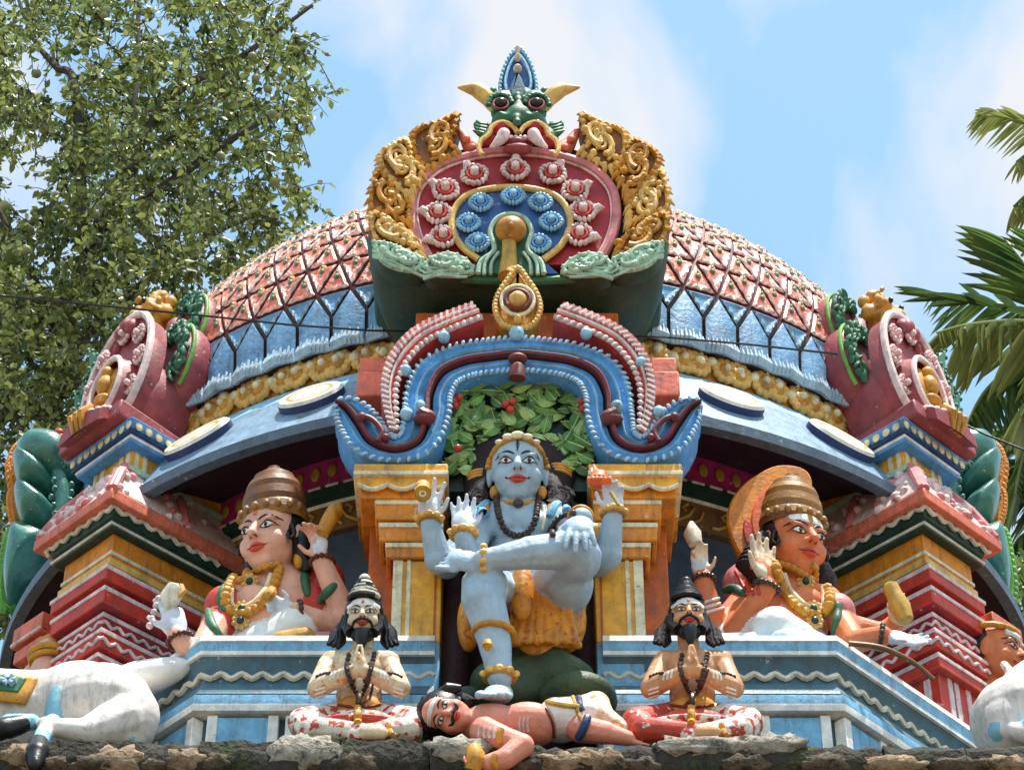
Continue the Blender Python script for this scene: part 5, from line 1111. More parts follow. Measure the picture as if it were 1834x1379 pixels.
for k in range(4): cl(f, 'ash_stripe', 'rose_white', [(860 + 9 * k, 1302), (858 + 9 * k, 1314), (860 + 9 * k, 1322)], .007, 0)
for k in range(3): cl(f, 'ash_stripe', 'rose_white', [(932 + 7 * k, 1284), (930 + 7 * k, 1298), (932 + 7 * k, 1310)], .005, 0)
cl(f, 'armlet', 'gold', [(898, 1306), (894, 1318), (896, 1330)], .014); cl(f, 'bracelet', 'gold', [(886, 1352), (884, 1364), (888, 1374)], .013)
f.part('bangle_cuff', 'gold', lambda b: b.tube([W(848, 1340, -.64), W(852, 1352, -.65), W(850, 1366, -.65), W(846, 1379, -.64)], [.028, .036, .036, .03], 10)); 
# ================================================================= two praying sages on the wall
def sage(cx, label, skin, cloth, pile, hx, seed):
    f = Fig('praying_sage', W(cx, 1330, -.34), label, 'statue', 'praying sages on the wall'); s = f; X = lambda x: cx + x
    f.ell(W(X(0), 1200, -.30), (.105, .075, .10), skin); f.ell(W(X(0), 1245, -.30), (.092, .075, .10), skin); f.ell(W(X(0), 1275, -.30), (.105, .085, .06), 'gold')
    f.cap(W(X(-48), 1185, -.30), .048, W(X(52), 1185, -.30), .048, skin); f.cap(W(X(hx * .7), 1170, -.30), .045, W(X(hx), 1140, -.32), .045, skin)
    for sg in (1, -1):
        e = W(X(sg * 74), 1232, -.36); f.chain([(W(X(sg * 54), 1190, -.30), .046), (e, .043), (W(X(sg * 22), 1208, -.45), .033), (W(X(sg * 6), 1200, -.48), .028)], skin)
        f.hand(W(X(sg * 7), 1200, -.48), (-.04 * sg, .02, 1), (-sg, 0, 0), .115, skin, sg, .06, .03)
        f.chain([(W(X(sg * 40), 1288, -.28), .07), (W(X(sg * 100), 1294, -.40), .062), (W(X(sg * 86), 1306, -.45), .054), (W(X(-sg * 5), 1313 + 3 * sg, -.52), .034)], cloth if sg * seed > 0 else 'cloth_chip')
    f.cap(W(X(5), 1313, -.52), .034, W(X(38), 1312, -.54), .03, skin); f.foot(W(X(28), 1310, -.53), (1, -.25, .1), (.0, -.8, .6), .10, skin, 1)
    f.ell(W(X(0), 1298, -.38), (.15, .09, .05), cloth); f.ell(W(X(-30), 1300, -.47), (.05, .035, .028), skin)
    f.ell(W(X(0), 1318, -.36), (.25, .16, .030), 'cloth_red' if seed > 0 else 'cloth_chip'); f.ell(W(X(6), 1328, -.38), (.25, .13, .022), 'offwhite')
    HF = f.head(W(X(hx), 1108, -.35), .19, 0, -12 if seed > 0 else -4, skin, ears=True)
    f.bake(voxel=.0052, smooth=4); f.face(HF)
    O, r, u, fw, H = HF
    s.fill(HF, [(-.33, .17), (0, .16), (.33, .17), (.30, .30), (0, .36), (-.30, .30)], 'forehead_ash', 'white', .0022, 4); s.fill(HF, [(-.03, .2), (.03, .2), (.025, .28), (-.025, .28)], 'forehead_mark', 'salmon', .006, 2)
    for sg in (1, -1): s.stroke(HF, [(0, -.165), (sg * .08, -.165), (sg * .17, -.21), (sg * .22, -.30)], .034, 'moustache', 'black', .009)
    s.part('beard', 'black', lambda b: (b.ell(O + fw * .040 - u * .085, (.050, .036, .030), seg=14, rings=10)))
    s.part('beard_tuft', 'black', lambda b: b.tube([O + fw * .06 - u * .085, O + fw * .075 - u * .12, O + fw * .07 - u * .165], [.034, .026, .006], 10))
    for sg in (1, -1): s.part('sideburn', 'black', lambda b: b.tube([O + r * .064 * sg + fw * .02 + u * .01, O + r * .066 * sg + fw * .02 - u * .04, O + r * .045 * sg + fw * .05 - u * .08], [.012, .02, .024], 8))
    s.part('hair', 'black', lambda b: b.ell(O + u * .035 - fw * .022, (.079, .078, .078), seg=18, rings=12))
    rr = random.Random(seed + 9)
    for k in range(9):
        t = k / 8; s.part('hair_coil', pile if k % 2 or seed < 0 else 'black', lambda b: b.tube([O + u * (.085 + .075 * t) + (r * math.cos(a) - fw * math.sin(a)) * (.06 * (1 - .72 * t)) for a in [k * 2.4 + .5 * i for i in range(12)]], .0125, 7))
    s.part('topknot', pile, lambda b: b.ell(O + u * .172, (.024, .024, .022)))
    for sg in (1, -1):
        for k in range(3): s.part('hair_lock', 'hair' if seed < 0 else 'black', lambda b: b.tube([O + r * sg * .07 + u * .02 - fw * (.02 + .02 * k), O + r * sg * (.09 + .012 * k) - u * .05 - fw * .03, O + r * sg * (.088 + .016 * k) - u * .09 - fw * .02, O + r * sg * (.098 + .02 * k) - u * (.125 - .008 * k) - fw * .0], [.018, .022, .022, .008], 8))
    s.part('bead_necklace', 'bead', lambda b: beadtube(b, camline(f, [(X(-18), 1170), (X(-22), 1195), (X(-14), 1222), (X(0), 1245), (X(14), 1225), (X(22), 1195), (X(28), 1168)], .008), .0105, .019)); s.part('pendant', 'bead', lambda b: b.tube(camline(f, [(X(0), 1245), (X(-1), 1252), (X(-1), 1260)], .008), .012, 8))
    for sg in (1, -1): s.part('armlet', 'bead', lambda b: beadtube(b, camline(f, [(X(sg * 50), 1205), (X(sg * 64), 1207), (X(sg * 78), 1213)], .006), .009, .016)); s.part('wrist_beads', 'bead', lambda b: beadtube(b, ringpts(W(X(sg * 16), 1204, -.463), (sg, .4, -.1), .036, 16), .009, .017))
    for k in range(3):
        for sg in (1, -1): cl(f, 'ash_stripe', 'white', [(X(sg * (36 + 7 * k)), 1200 + 2 * k), (X(sg * (38 + 7 * k)), 1214 + 2 * k)], .005, 0); cl(f, 'ash_stripe', 'white', [(X(sg * 60), 1230 + 7 * k), (X(sg * 78), 1236 + 7 * k)], .0045, 0)
    cl(f, 'waist_cord', 'maroon', [(X(-38), 1262), (X(0), 1266), (X(38), 1262)], .006); cl(f, 'waist_sash', 'gold', [(X(-2), 1268), (X(-2), 1280), (X(-2), 1295)], .016); cl(f, 'sacred_thread', 'maroon', [(X(30), 1195), (X(14), 1235), (X(-14), 1262)] if seed < 0 else [(X(25), 1225), (X(20), 1245), (X(5), 1262)], .005)
    cl(f, 'anklet', 'gold', [(X(52), 1296), (X(56), 1310), (X(64), 1322)], .012)
sage(643, 'cream-skinned praying sage statue with white-flecked piled hair, left of the blue statue', 'skin_sage', 'cloth_chip', 'offwhite', 8, 1)
sage(1240, 'tan-skinned praying sage statue with black topknot and heavy moustache, right of the blue statue', 'skin_tan', 'cloth_red', 'black', -8, -1)
def taper(b, path, r): n = len(path); b.tube(path, [r * max(.12, math.sin(math.pi * (i + .25) / (n - .5))**.4) for i in range(n)], 10)
# ================================================================= statues seated left and right of the niche
f = Fig('seated_statue', W(480, 1150, .3), 'peach-skinned four-armed statue in a tall crown, seated left of the niche and looking left', 'statue'); s = f; sk = 'skin_peach'
f.ell(W(505, 1075, .42), (.20, .14, .18), sk); f.ell(W(478, 1130, .36), (.19, .15, .15), sk); f.ell(W(520, 1170, .40), (.30, .22, .14), 'cloth_white')
f.cap(W(425, 1062, .34), .075, W(572, 1040, .50), .08, sk); f.ell(W(455, 1075, .28), (.085, .06, .075), sk); f.ell(W(515, 1068, .34), (.085, .06, .075), sk)
f.cap(W(502, 1040, .44), .095, W(497, 1000, .40), .088, sk)
HF = f.head(W(486, 966, .32), .36, -28, -12, sk, cheek=.94)
for p, r_, m in (((572, 1045, .42), .115, 'red'), ((568, 1080, .40), .115, 'red'), ((585, 1110, .40), .10, 'red'), ((400, 1085, .30), .085, 'red'), ((390, 1122, .27), .08, 'red')): f.ell(W(*p), (r_, r_ * .9, r_ * 1.15), m)
f.chain([(W(590, 1080, .46), .07), (W(628, 1128, .34), .068), (W(600, 1060, .26), .055), (W(576, 1005, .22), .045)], sk)
f.hand(W(574, 998, .21), (-.15, -.1, 1), (-.7, -.7, 0), .21, 'palm_pale', -1, .5, .06, mp='skin_peach')
f.chain([(W(590, 1090, .42), .068), (W(612, 1132, .25), .064), (W(560, 1108, .12), .05), (W(530, 1095, .08), .043)], sk)
f.hand(W(522, 1096, .07), (-.75, -.2, .25), (.3, -.8, -.5), .17, 'palm_pale', 1, .75, .05)
f.chain([(W(395, 1105, .30), .066), (W(360, 1168, .12), .06), (W(338, 1160, .04), .05), (W(318, 1140, .02), .044)], sk)
f.hand(W(316, 1138, .02), (-.22, -.05, 1), (-.5, .8, 0), .24, 'palm_pale', 1, .30, .05)
f.chain([(W(540, 1150, .25), .11), (W(520, 1132, .12), .105), (W(470, 1150, .10), .08)], 'cloth_white'); f.cap(W(505, 1150, .02), .05, W(545, 1142, .02), .05, 'gold')
f.cap(W(560, 1150, .1), .05, W(612, 1152, .1), .05, 'pink')
f.bake(voxel=.0068, smooth=5); f.face(HF, gaze=-.01)
O, r, u, fw, H = HF
s.fill(HF, [(-.03, .20), (.03, .20), (.025, .29), (-.025, .29)], 'forehead_mark', 'salmon', .004, 2)
s.part('hair', 'black', lambda b: b.ell(O - fw * .05 + u * .025, (.15, .15, .155), seg=24, rings=16))
def crown(s, O, r, u, fw, k, mats, nm='crown'):
    T = basis(r, -fw, u); prof = [(.152, .08), (.162, .11), (.154, .14), (.146, .15), (.150, .175), (.142, .21), (.132, .215), (.132, .24), (.118, .265), (.105, .27), (.095, .295), (.06, .315), (.035, .32), (.03, .34), (.004, .35)]
    b = MB(); n = 28; rings = [[O - fw * (.03 + .10 * (z - .08)) + u * (.08 + (z - .08) * 1.22) * k + (r * math.cos(2 * math.pi * j / n) - fw * math.sin(2 * math.pi * j / n)) * (q * k) for j in range(n)] for q, z in prof]
    for i in range(len(rings) - 1): b.loft(rings[i:i + 2], [0, 1, 0, 1, 1, 0, 1, 1, 0, 1, 1, 0, 1, 1, 1][i] * 1 and 1 or 0, caps=False)
    c = b.obj(nm, [P[m] for m in mats], s.root)
    for j in range(9):
        a = R(-80 + 20 * j); p = O - fw * .03 + u * .125 * k + (r * math.sin(a) + fw * math.cos(a)) * (.158 * k); s.part('crown_jewel', 'crown_brown', lambda b: b.ell(p, (.016, .016, .022), seg=10, rings=6), c)
    return c
crown(s, O + u * .0, r, u, fw, .96, ['crown_brown', 'crown_dark'])
for sg in (1, -1):
    s.part('ear_ring', 'gold', lambda b: b.ell(O + r * sg * .135 - u * .14 + fw * .0, (.025, .025, .045))); s.part('side_curl', 'black', lambda b: b.tube(spline([O + r * sg * .128 + fw * .035 + u * .02, O + r * sg * .138 + fw * .035 - u * .03, O + r * sg * .130 + fw * .06 - u * .055, O + r * sg * .125 + fw * .075 - u * .035], 4), [.012] * 4 + [.010] * 4 + [.008] * 4 + [.004], 7))
s.part('hair_lock', 'black', lambda b: b.tube([O - fw * .04 + r * .12, O - fw * .02 + r * .15 - u * .12, O + r * .16 - u * .20 - fw * .02], [.05, .045, .02], 10)); s.part('hair_lock', 'black', lambda b: b.tube([O - fw * .04 - r * .12, O - fw * .04 - r * .13 - u * .12, O - r * .13 - u * .22], [.04, .04, .02], 10))
def ornaments(s, sgn, ax):
    m = lambda L_: [(ax + sgn * x, y) for x, y in L_]
    s.part('necklace', 'gold', lambda b: beadtube(b, camline(s, m([(-60, 1012), (-78, 1028), (-72, 1040), (-48, 1030), (-20, 1014), (8, 1008)]), .012), .017, .03, .7))
    s.part('garland', 'gold', lambda b: beadtube(b, camline(s, m([(-74, 1030), (-90, 1062), (-88, 1090), (-68, 1100), (-40, 1092), (-12, 1064), (2, 1030), (6, 1012)]), .012), .026, .03, .75))
    s.part('garland_lining', 'cream', lambda b: b.tube(camline(s, m([(-80, 1050), (-80, 1080), (-66, 1088), (-44, 1080), (-20, 1055), (-10, 1028)]), .016), .012, 7))
    for x, y, r_ in ((-48, 1042, 13), (-62, 1090, 12), (-64, 1112, 13)):
        p = camline(s, m([(x, y), (x + 1, y)]), .02)[0]; pd = s.part('pendant', 'gold_pale', lambda b: ([b.ell(p + V3((M(r_) * math.cos(a), 0, M(r_) * math.sin(a) * 1.1)), (.012, .012, .012), seg=7, rings=5) for a in [k * .7 for k in range(9)]], b.ell(p, (M(r_) * .9, .014, M(r_)), seg=14, rings=8))); s.part('pendant_stone', 'dark_teal', lambda b: b.ell(p + V3((0, -.014, -.004)), (M(r_) * .55, .012, M(r_) * .62)), pd)
ornaments(s, 1, 495)
for pts in ([(548, 1010), (546, 1040), (552, 1068)], [(602, 1045), (585, 1062), (570, 1080)], [(402, 1048), (396, 1070), (402, 1095)], [(372, 1090), (380, 1120), (398, 1145)]): s.part('sleeve_band', 'green', lambda b: taper(b, camline(s, pts, .0), .022))
for c, ax, r_ in ((W(577, 1006, .22), (-.1, 0, 1), .05), (W(535, 1097, .085), (1, .3, .1), .05), (W(322, 1146, .02), (-.4, 0, 1), .052)): s.part('bracelet', 'bead_red', lambda b: beadtube(b, ringpts(c, ax, r_, 24), .012, .022))
s.part('lotus_bud', 'gold', lambda b: b.tube([W(577, 955, .14), W(590, 930, .14), W(602, 912, .14), W(608, 902, .14)], [.03, .034, .036, .012], 10)); s.part('conch', 'offwhite', lambda b: b.tube([W(296, 1098, .0), W(305, 1070, .0), W(315, 1055, .0), W(322, 1052, .0)], [.02, .045, .042, .02], 12)); s.part('conch_tip', 'gold', lambda b: b.tube([W(322, 1052, .0), W(326, 1060, -.01), W(318, 1068, -.02)], [.022, .018, .01], 8))
for k in range(5): s.part('shell_bead', 'rose_white', lambda b: b.ell(W(268 + 4 * k, 1120 - 12 * k, .0), (.016, .016, .016), seg=8, rings=6))
s.part('thigh_cloth', 'cloth_white', lambda b: b.tube(spline([W(345, 1190, .05), W(320, 1196, .05), W(280, 1208, .05), W(230, 1224, .1), W(205, 1232, .12)], 4), [.006, .02, .03, .04, .05, .055, .06, .065, .07, .075, .08, .082, .08, .075, .06, .04, .01], 12))
# ---------------------------------------------------------------- right statue with a flaming halo
f = Fig('seated_statue', W(1390, 1150, .3), 'orange-skinned four-armed statue with a flaming halo, seated right of the niche and looking right', 'statue'); s = f; sk = 'skin_orange'
f.ell(W(1395, 1075, .42), (.20, .14, .18), sk); f.ell(W(1400, 1130, .36), (.20, .15, .15), sk); f.ell(W(1370, 1170, .40), (.30, .22, .14), 'cloth_white')
f.cap(W(1345, 1045, .46), .08, W(1480, 1078, .34), .075, sk); f.ell(W(1385, 1070, .32), (.085, .06, .075), sk); f.ell(W(1440, 1078, .28), (.085, .06, .075), sk)
f.cap(W(1405, 1040, .44), .095, W(1410, 1000, .40), .09, sk)
HF = f.head(W(1424, 976, .32), .355, 27, -12, sk, cheek=.94)
for p, r_, m in (((1335, 1050, .45), .105, 'pink'), ((1500, 1095, .30), .08, 'pink'), ((1515, 1125, .30), .07, 'pink')): f.ell(W(*p), (r_, r_ * .9, r_ * 1.1), m)
f.chain([(W(1330, 1080, .42), .07), (W(1285, 1135, .32), .066), (W(1268, 1080, .25), .055), (W(1258, 1038, .22), .045)], sk); f.hand(W(1257, 1032, .21), (-.1, -.1, 1), (.1, -1, 0), .17, 'palm_pale', 1, .35, .06, mp='skin_sage')
f.chain([(W(1335, 1085, .40), .068), (W(1320, 1130, .25), .064), (W(1350, 1085, .14), .052), (W(1375, 1050, .10), .044)], sk); f.hand(W(1377, 1044, .09), (-.1, 0, 1), (.5, -.85, 0), .25, sk, -1, .10, .10, mp='skin_sage')
f.chain([(W(1505, 1110, .30), .064), (W(1530, 1150, .2), .056), (W(1580, 1138, .12), .045)], sk); f.hand(W(1586, 1136, .12), (.9, 0, -.28), (0, -.8, .5), .20, 'palm_pale', 1, .2, .04)
f.chain([(W(1520, 1120, .35), .055), (W(1580, 1135, .35), .05), (W(1610, 1110, .32), .04)], sk); f.hand(W(1612, 1118, .30), (-.1, -.1, 1), (.4, -.9, 0), .18, 'skin_sage', -1, .5, .06)
f.chain([(W(1360, 1152, .25), .10), (W(1388, 1130, .12), .108), (W(1430, 1148, .10), .085), (W(1470, 1156, .12), .05)], 'cloth_white'); f.cap(W(1400, 1150, .04), .055, W(1450, 1152, .06), .045, 'cloth_sky'); f.cap(W(1290, 1152, .1), .045, W(1350, 1152, .1), .05, 'cloth_white')
f.bake(voxel=.0068, smooth=5); f.face(HF, gaze=.01)
O, r, u, fw, H = HF
s.fill(HF, [(-.31, .18), (-.1, .17), (.1, .17), (.31, .18), (.28, .32), (0, .37), (-.28, .32)], 'forehead_ash', 'white', .0025, 4); s.fill(HF, [(-.035, .19), (.035, .19), (.03, .30), (-.03, .30)], 'forehead_mark', 'gold', .006, 2)
s.part('hair', 'black', lambda b: b.ell(O - fw * .05 + u * .02, (.148, .148, .15), seg=24, rings=16)); crown(s, O + u * .005, r, u, fw, .92, ['crown_dark', 'crown_brown'])
for sg in (1, -1):
    s.part('ear_ring', 'gold', lambda b: b.ell(O + r * sg * .135 - u * .14, (.022, .022, .04))); s.part('side_curl', 'black', lambda b: b.tube(spline([O + r * sg * .128 + fw * .035 + u * .02, O + r * sg * .138 + fw * .035 - u * .03, O + r * sg * .130 + fw * .06 - u * .055, O + r * sg * .125 + fw * .075 - u * .035], 4), [.012] * 4 + [.010] * 4 + [.008] * 4 + [.004], 7))
for k in range(5): s.part('hair_lock', 'hair', lambda b: b.tube([O - fw * .04 - r * .13 - u * (.0 + .02 * k), O - fw * .02 - r * (.19 + .01 * k) - u * (.08 + .02 * k), O - r * (.22 - .02 * k) - u * (.15 + .025 * k) - fw * .01], [.05, .05, .025], 10))
for k in range(3): s.part('hair_lock', 'hair', lambda b: b.tube([O - fw * .04 + r * .12, O + r * (.14 + .02 * k) - u * .12, O + r * (.13 + .03 * k) - u * (.20 + .03 * k)], [.045, .04, .02], 10))
hal = [(1385, 1040), (1345, 1018), (1318, 980), (1302, 935), (1306, 905), (1318, 882), (1345, 855), (1392, 832), (1440, 838), (1455, 870), (1440, 940), (1420, 1000)]
def halo(b): b.prism(XZ(hal, .55, 5), .55, .60, 0, .01)
hl = s.part('flame_halo', 'orange', halo); s.part('halo_core', 'flame', lambda b: b.prism(XZ([(1392, 1020), (1360, 985), (1345, 940), (1352, 900), (1380, 868), (1415, 858), (1440, 880), (1430, 950), (1415, 1000)], .54, 5), .535, .56, 0, .008), hl); s.part('halo_glow', 'red', lambda b: b.prism(XZ([(1388, 1028), (1352, 1000), (1332, 960), (1334, 930), (1350, 945), (1365, 985), (1400, 1015)], .545, 5), .54, .56, 0, .006), hl)
for i, (x, y) in enumerate(hal[1:7]):
    for k in ():
        q = hal[i + 2]; t = k / 2; cx, cy = x + (q[0] - x) * t, y + (q[1] - y) * t; s.part('halo_flame', 'yellow', lambda b: b.tube([W(cx + 16, cy + 10, .545), W(cx + 6, cy + 1, .54), W(cx - 3, cy - 9, .545)], [.026, .018, .002], 8), hl)
ornaments(s, -1, 1395)
for k in range(3): s.part('sleeve_stripe', 'red', lambda b: b.tube(camline(s, [(1318 + 14 * k, 1022 - 3 * k), (1328 + 13 * k, 1042), (1340 + 10 * k, 1065)], .002), .008, 7))
s.part('sleeve_band', 'green', lambda b: taper(b, camline(s, [(1293, 1058), (1315, 1054), (1335, 1068)], .0), .024)); s.part('sleeve_band', 'green', lambda b: taper(b, camline(s, [(1500, 1078), (1500, 1105), (1492, 1135)], .0), .02))
for c, ax, r_ in ((W(1259, 1040, .22), (-.1, 0, 1), .05), (W(1374, 1052, .10), (.4, -.2, 1), .055), (W(1578, 1139, .125), (1, 0, -.2), .048)): s.part('bracelet', 'bead', lambda b: beadtube(b, ringpts(c, ax, r_, 24), .013, .022))
for k in range(3): s.part('ash_stripe', 'white', lambda b: b.tube(camline(s, [(1262 + 2 * k, 1078 + 9 * k), (1276 + 2 * k, 1074 + 9 * k), (1292 + 2 * k, 1070 + 9 * k)], -.001), .0065, 7))
s.part('flower_bud', 'offwhite', lambda b: b.tube([W(1246, 975, .15), W(1240, 955, .15), W(1238, 935, .15)], [.03, .04, .01], 10)); s.part('ritual_vessel', 'mustard', lambda b: b.tube([W(1622, 1110, .22), W(1612, 1085, .22), W(1602, 1065, .22), W(1594, 1050, .22), W(1592, 1046, .22)], [.035, .045, .036, .036, .02], 14))
s.part('snake_tail', 'frieze_brown', lambda b: b.tube(pxpath([(1520, 1152, .0), (1580, 1160, .0), (1635, 1186, .05), (1672, 1216, .1)], 0, 6), [.012] * 13 + [.010] * 6, 8))
# ================================================================= figures glimpsed beyond the corner pillars
f = Fig('standing_statue', W(1770, 1250, 1.3), 'red-faced statue peering out beyond the right corner pillar, above the white bull', 'statue'); s = f
HF = f.head(W(1784, 1172, 1.25), .30, 60, -10, 'skin_orange'); f.cap(W(1750, 1185, 1.35), .08, W(1740, 1240, 1.4), .09, 'skin_orange'); f.ell(W(1745, 1275, 1.4), (.2, .2, .2), 'skin_orange'); f.bake(voxel=.008); f.face(HF)
O, r, u, fw, H = HF; s.part('hair', 'black', lambda b: b.ell(O - fw * .05 + u * .02, (.125, .125, .13))); s.part('head_band', 'gold', lambda b: b.tube(ringpts(O + u * .10 - fw * .02, u, .118), .016, 8, closed=True)); s.part('forehead_ash', 'white', lambda b: b.tube([s.surf(HF, x, .24, .002) for x in (-.25, -.1, 0, .1, .25)], .016, 7)); s.part('flute', 'offwhite', lambda b: b.tube([W(1798, 1190, 1.05), W(1806, 1200, 1.0), W(1812, 1212, .95)], [.02, .022, .02], 8))
f = Fig('standing_statue', W(90, 1250, 1.3), 'small gilded statue half hidden beyond the left corner pillar, above the white bull', 'statue'); s = f
f.ell(W(95, 1185, 1.3), (.10, .1, .12), 'skin_peach'); f.cap(W(88, 1165, 1.25), .06, W(75, 1205, 1.2), .06, 'skin_peach'); f.ell(W(98, 1160, 1.3), (.09, .09, .06), 'gold'); f.ell(W(110, 1225, 1.4), (.2, .2, .12), 'skin_peach'); f.bake(voxel=.009); s.part('armlet', 'gold', lambda b: b.tube(ringpts(W(84, 1172, 1.23), (-.2, 0, 1), .075), .02, 8, closed=True)); s.part('armlet', 'gold', lambda b: b.tube(ringpts(W(82, 1182, 1.22), (-.2, 0, 1), .07), .014, 8, closed=True))
# ================================================================= resting bulls at both ends of the wall
f = Fig('bull_statue', W(146, 1338, -.1), 'white resting bull statue seen from behind with green saddle cloth, at the left end', 'statue', 'bull statues'); s = f; bw = 'bull_white'
f.ell(W(186, 1282, -.05), (.22, .25, .20), bw); f.ell(W(146, 1276, .0), (.24, .24, .20), bw); f.chain([(W(146, 1279, .0), .2), (W(56, 1282, .0), .19), (W(-64, 1279, .05), .2)], bw); f.ell(W(211, 1286, -.16), (.17, .10, .17), bw)
f.chain([(W(211, 1293, -.20), .11), (W(156, 1311, -.28), .06), (W(106, 1304, -.34), .042), (W(81, 1298, -.36), .036)], bw); f.ell(W(108, 1286, -.10), (.06, .14, .20), 'bull_blue'); f.cap(W(94, 1293, -.30), .036, W(76, 1316, -.40), .034, bw)
f.chain([(W(76, 1318, -.42), .034), (W(70, 1333, -.48), .036)], 'bull_blue'); f.chain([(W(68, 1334, -.50), .045), (W(66, 1350, -.58), .05), (W(62, 1370, -.62), .028)], 'black'); f.chain([(W(36, 1298, -.34), .04), (W(6, 1306, -.36), .05), (W(-24, 1308, -.36), .04)], 'black')
f.cap(W(56, 1293, -.32), .036, W(16, 1293, -.34), .036, 'bull_blue'); f.chain([(W(258, 1294, -.12), .03), (W(254, 1303, -.16), .03), (W(231, 1320, -.2), .03)], 'bull_blue'); f.bake(voxel=.009, smooth=7)
def draped(f, pts, off): return [h[0] - d * off if (h := f.bvh.ray_cast(CAM, d, 60))[0] is not None else W(x, y, -.1) for (x, y) in pts for d in [ray(x, y).normalized()]]
def cloth_quad(f, name, mat, quad, off, parent=None, n=10):
    b = MB(); V = []
    for i in range(n + 1):
        for j in range(n + 1):
            s_, t = i / n, j / n; x = (quad[0][0] * (1 - s_) + quad[1][0] * s_) * (1 - t) + (quad[3][0] * (1 - s_) + quad[2][0] * s_) * t; y = (quad[0][1] * (1 - s_) + quad[1][1] * s_) * (1 - t) + (quad[3][1] * (1 - s_) + quad[2][1] * s_) * t; V.append((x, y))
    b.add(draped(f, V, off), [(i * (n + 1) + j, i * (n + 1) + j + 1, (i + 1) * (n + 1) + j + 1, (i + 1) * (n + 1) + j) for i in range(n) for j in range(n)]); o = b.obj(name, P[mat], parent or f.root, ang=80); m = o.modifiers.new('Solid', 'SOLIDIFY'); m.thickness = .012; m.offset = 0; return o
c1 = cloth_quad(f, 'saddle_cloth', 'gold', [(-30, 1204), (68, 1214), (46, 1262), (-30, 1254)], .012); c2 = cloth_quad(f, 'cloth_field', 'green', [(-30, 1206), (48, 1215), (32, 1240), (-30, 1234)], .02, c1)
for k in range(6): s.part('cloth_petal', 'cloth_sky', lambda b: b.tube([p + V3((0, -.012, 0)) for p in draped(f, [(16 + 4 * math.cos(k * 1.05), 1220 + 2 * math.sin(k * 1.05)), (16 + 15 * math.cos(k * 1.05), 1220 + 8 * math.sin(k * 1.05))], .024)], [.010, .014], 8), c2)
f = Fig('bull_statue', W(1842, 1336, -.05), 'white resting bull statue seen from behind with bare back, at the right end', 'statue', 'bull statues'); s = f
f.ell(W(1842, 1291, -.02), (.24, .25, .18), bw); f.ell(W(1882, 1271, .0), (.24, .24, .22), bw); f.chain([(W(1872, 1276, .0), .2), (W(2002, 1276, .05), .2)], bw); f.ell(W(1812, 1296, -.12), (.12, .12, .14), bw); f.cap(W(1787, 1311, -.12), .05, W(1792, 1308, -.16), .05, 'bull_blue'); f.ell(W(1874, 1304, -.22), (.11, .10, .06), 'bull_blue'); f.chain([(W(1802, 1306, -.18), .04), (W(1842, 1314, -.24), .04), (W(1902, 1312, -.3), .04)], bw); f.bake(voxel=.009, smooth=7)
# ================================================================= leafy fruit tree behind the left side
def leafmat(name, col, col2, tr=.35):
    m = bpy.data.materials.new(name); m.use_nodes = True; t = m.node_tree; n = t.nodes; L = t.links; bs = n['Principled BSDF']; bs.inputs['Roughness'].default_value = .38
    g = n.new('ShaderNodeNewGeometry'); nz = n.new('ShaderNodeTexNoise'); nz.inputs['Scale'].default_value = 2.2; nz.inputs['Detail'].default_value = 3; L.new(g.outputs['Position'], nz.inputs['Vector'])
    wn = n.new('ShaderNodeTexWhiteNoise'); wn.noise_dimensions = '1D'; L.new(g.outputs['Random Per Island'], wn.inputs['W'])
    ad = n.new('ShaderNodeMath'); ad.operation = 'ADD'; L.new(nz.outputs[0], ad.inputs[0]); mu = n.new('ShaderNodeMath'); mu.operation = 'MULTIPLY'; mu.inputs[1].default_value = .7; L.new(wn.outputs[0], mu.inputs[0]); L.new(mu.outputs[0], ad.inputs[1])
    cr = n.new('ShaderNodeValToRGB'); cr.color_ramp.elements[0].position = .45; cr.color_ramp.elements[0].color = (*col, 1); cr.color_ramp.elements[1].position = 1.1; cr.color_ramp.elements[1].color = (*col2, 1); L.new(ad.outputs[0], cr.inputs[0]); L.new(cr.outputs[0], bs.inputs['Base Color'])
    tl = n.new('ShaderNodeBsdfTranslucent'); L.new(cr.outputs[0], tl.inputs[0]); mx = n.new('ShaderNodeMixShader'); mx.inputs[0].default_value = tr; L.new(bs.outputs[0], mx.inputs[1]); L.new(tl.outputs[0], mx.inputs[2]); L.new(mx.outputs[0], n['Material Output'].inputs[0]); return m
LM = leafmat('tree_leaf', (.035, .07, .014), (.33, .39, .12)); BK = paint('bark', (.07, .055, .045), rough=.9, var=.4, bump=.8)
def px_at(px, py, dist): return CAM + ray(px, py).normalized() * dist
TY = 5.2
tree = empty('fruit_tree', (-3.9, 6.3, 0), 'leafy green tree with round pale fruits hanging, behind the left side of the tower', 'tree')
rt = random.Random(21)
def tb(px, py, dy=0): return W(px, py, TY + dy)
b = MB(); b.tube([V3((-3.9, 6.3, 0)), V3((-3.95, 6.2, 3.5)), V3((-3.8, 6.1, 6.5)), W(60, 1040, TY + .6)], [.24, .19, .14, .085], 12)
b.tube(spline([W(60, 1040, TY + .6), tb(90, 820, .5), tb(110, 600, .5), tb(170, 420, .4), tb(210, 330, .4), tb(240, 200, .4), tb(250, -60, .4)], 4), [.085 - .0029 * k for k in range(25)], 9); trunk = b.obj('trunk', BK, tree)
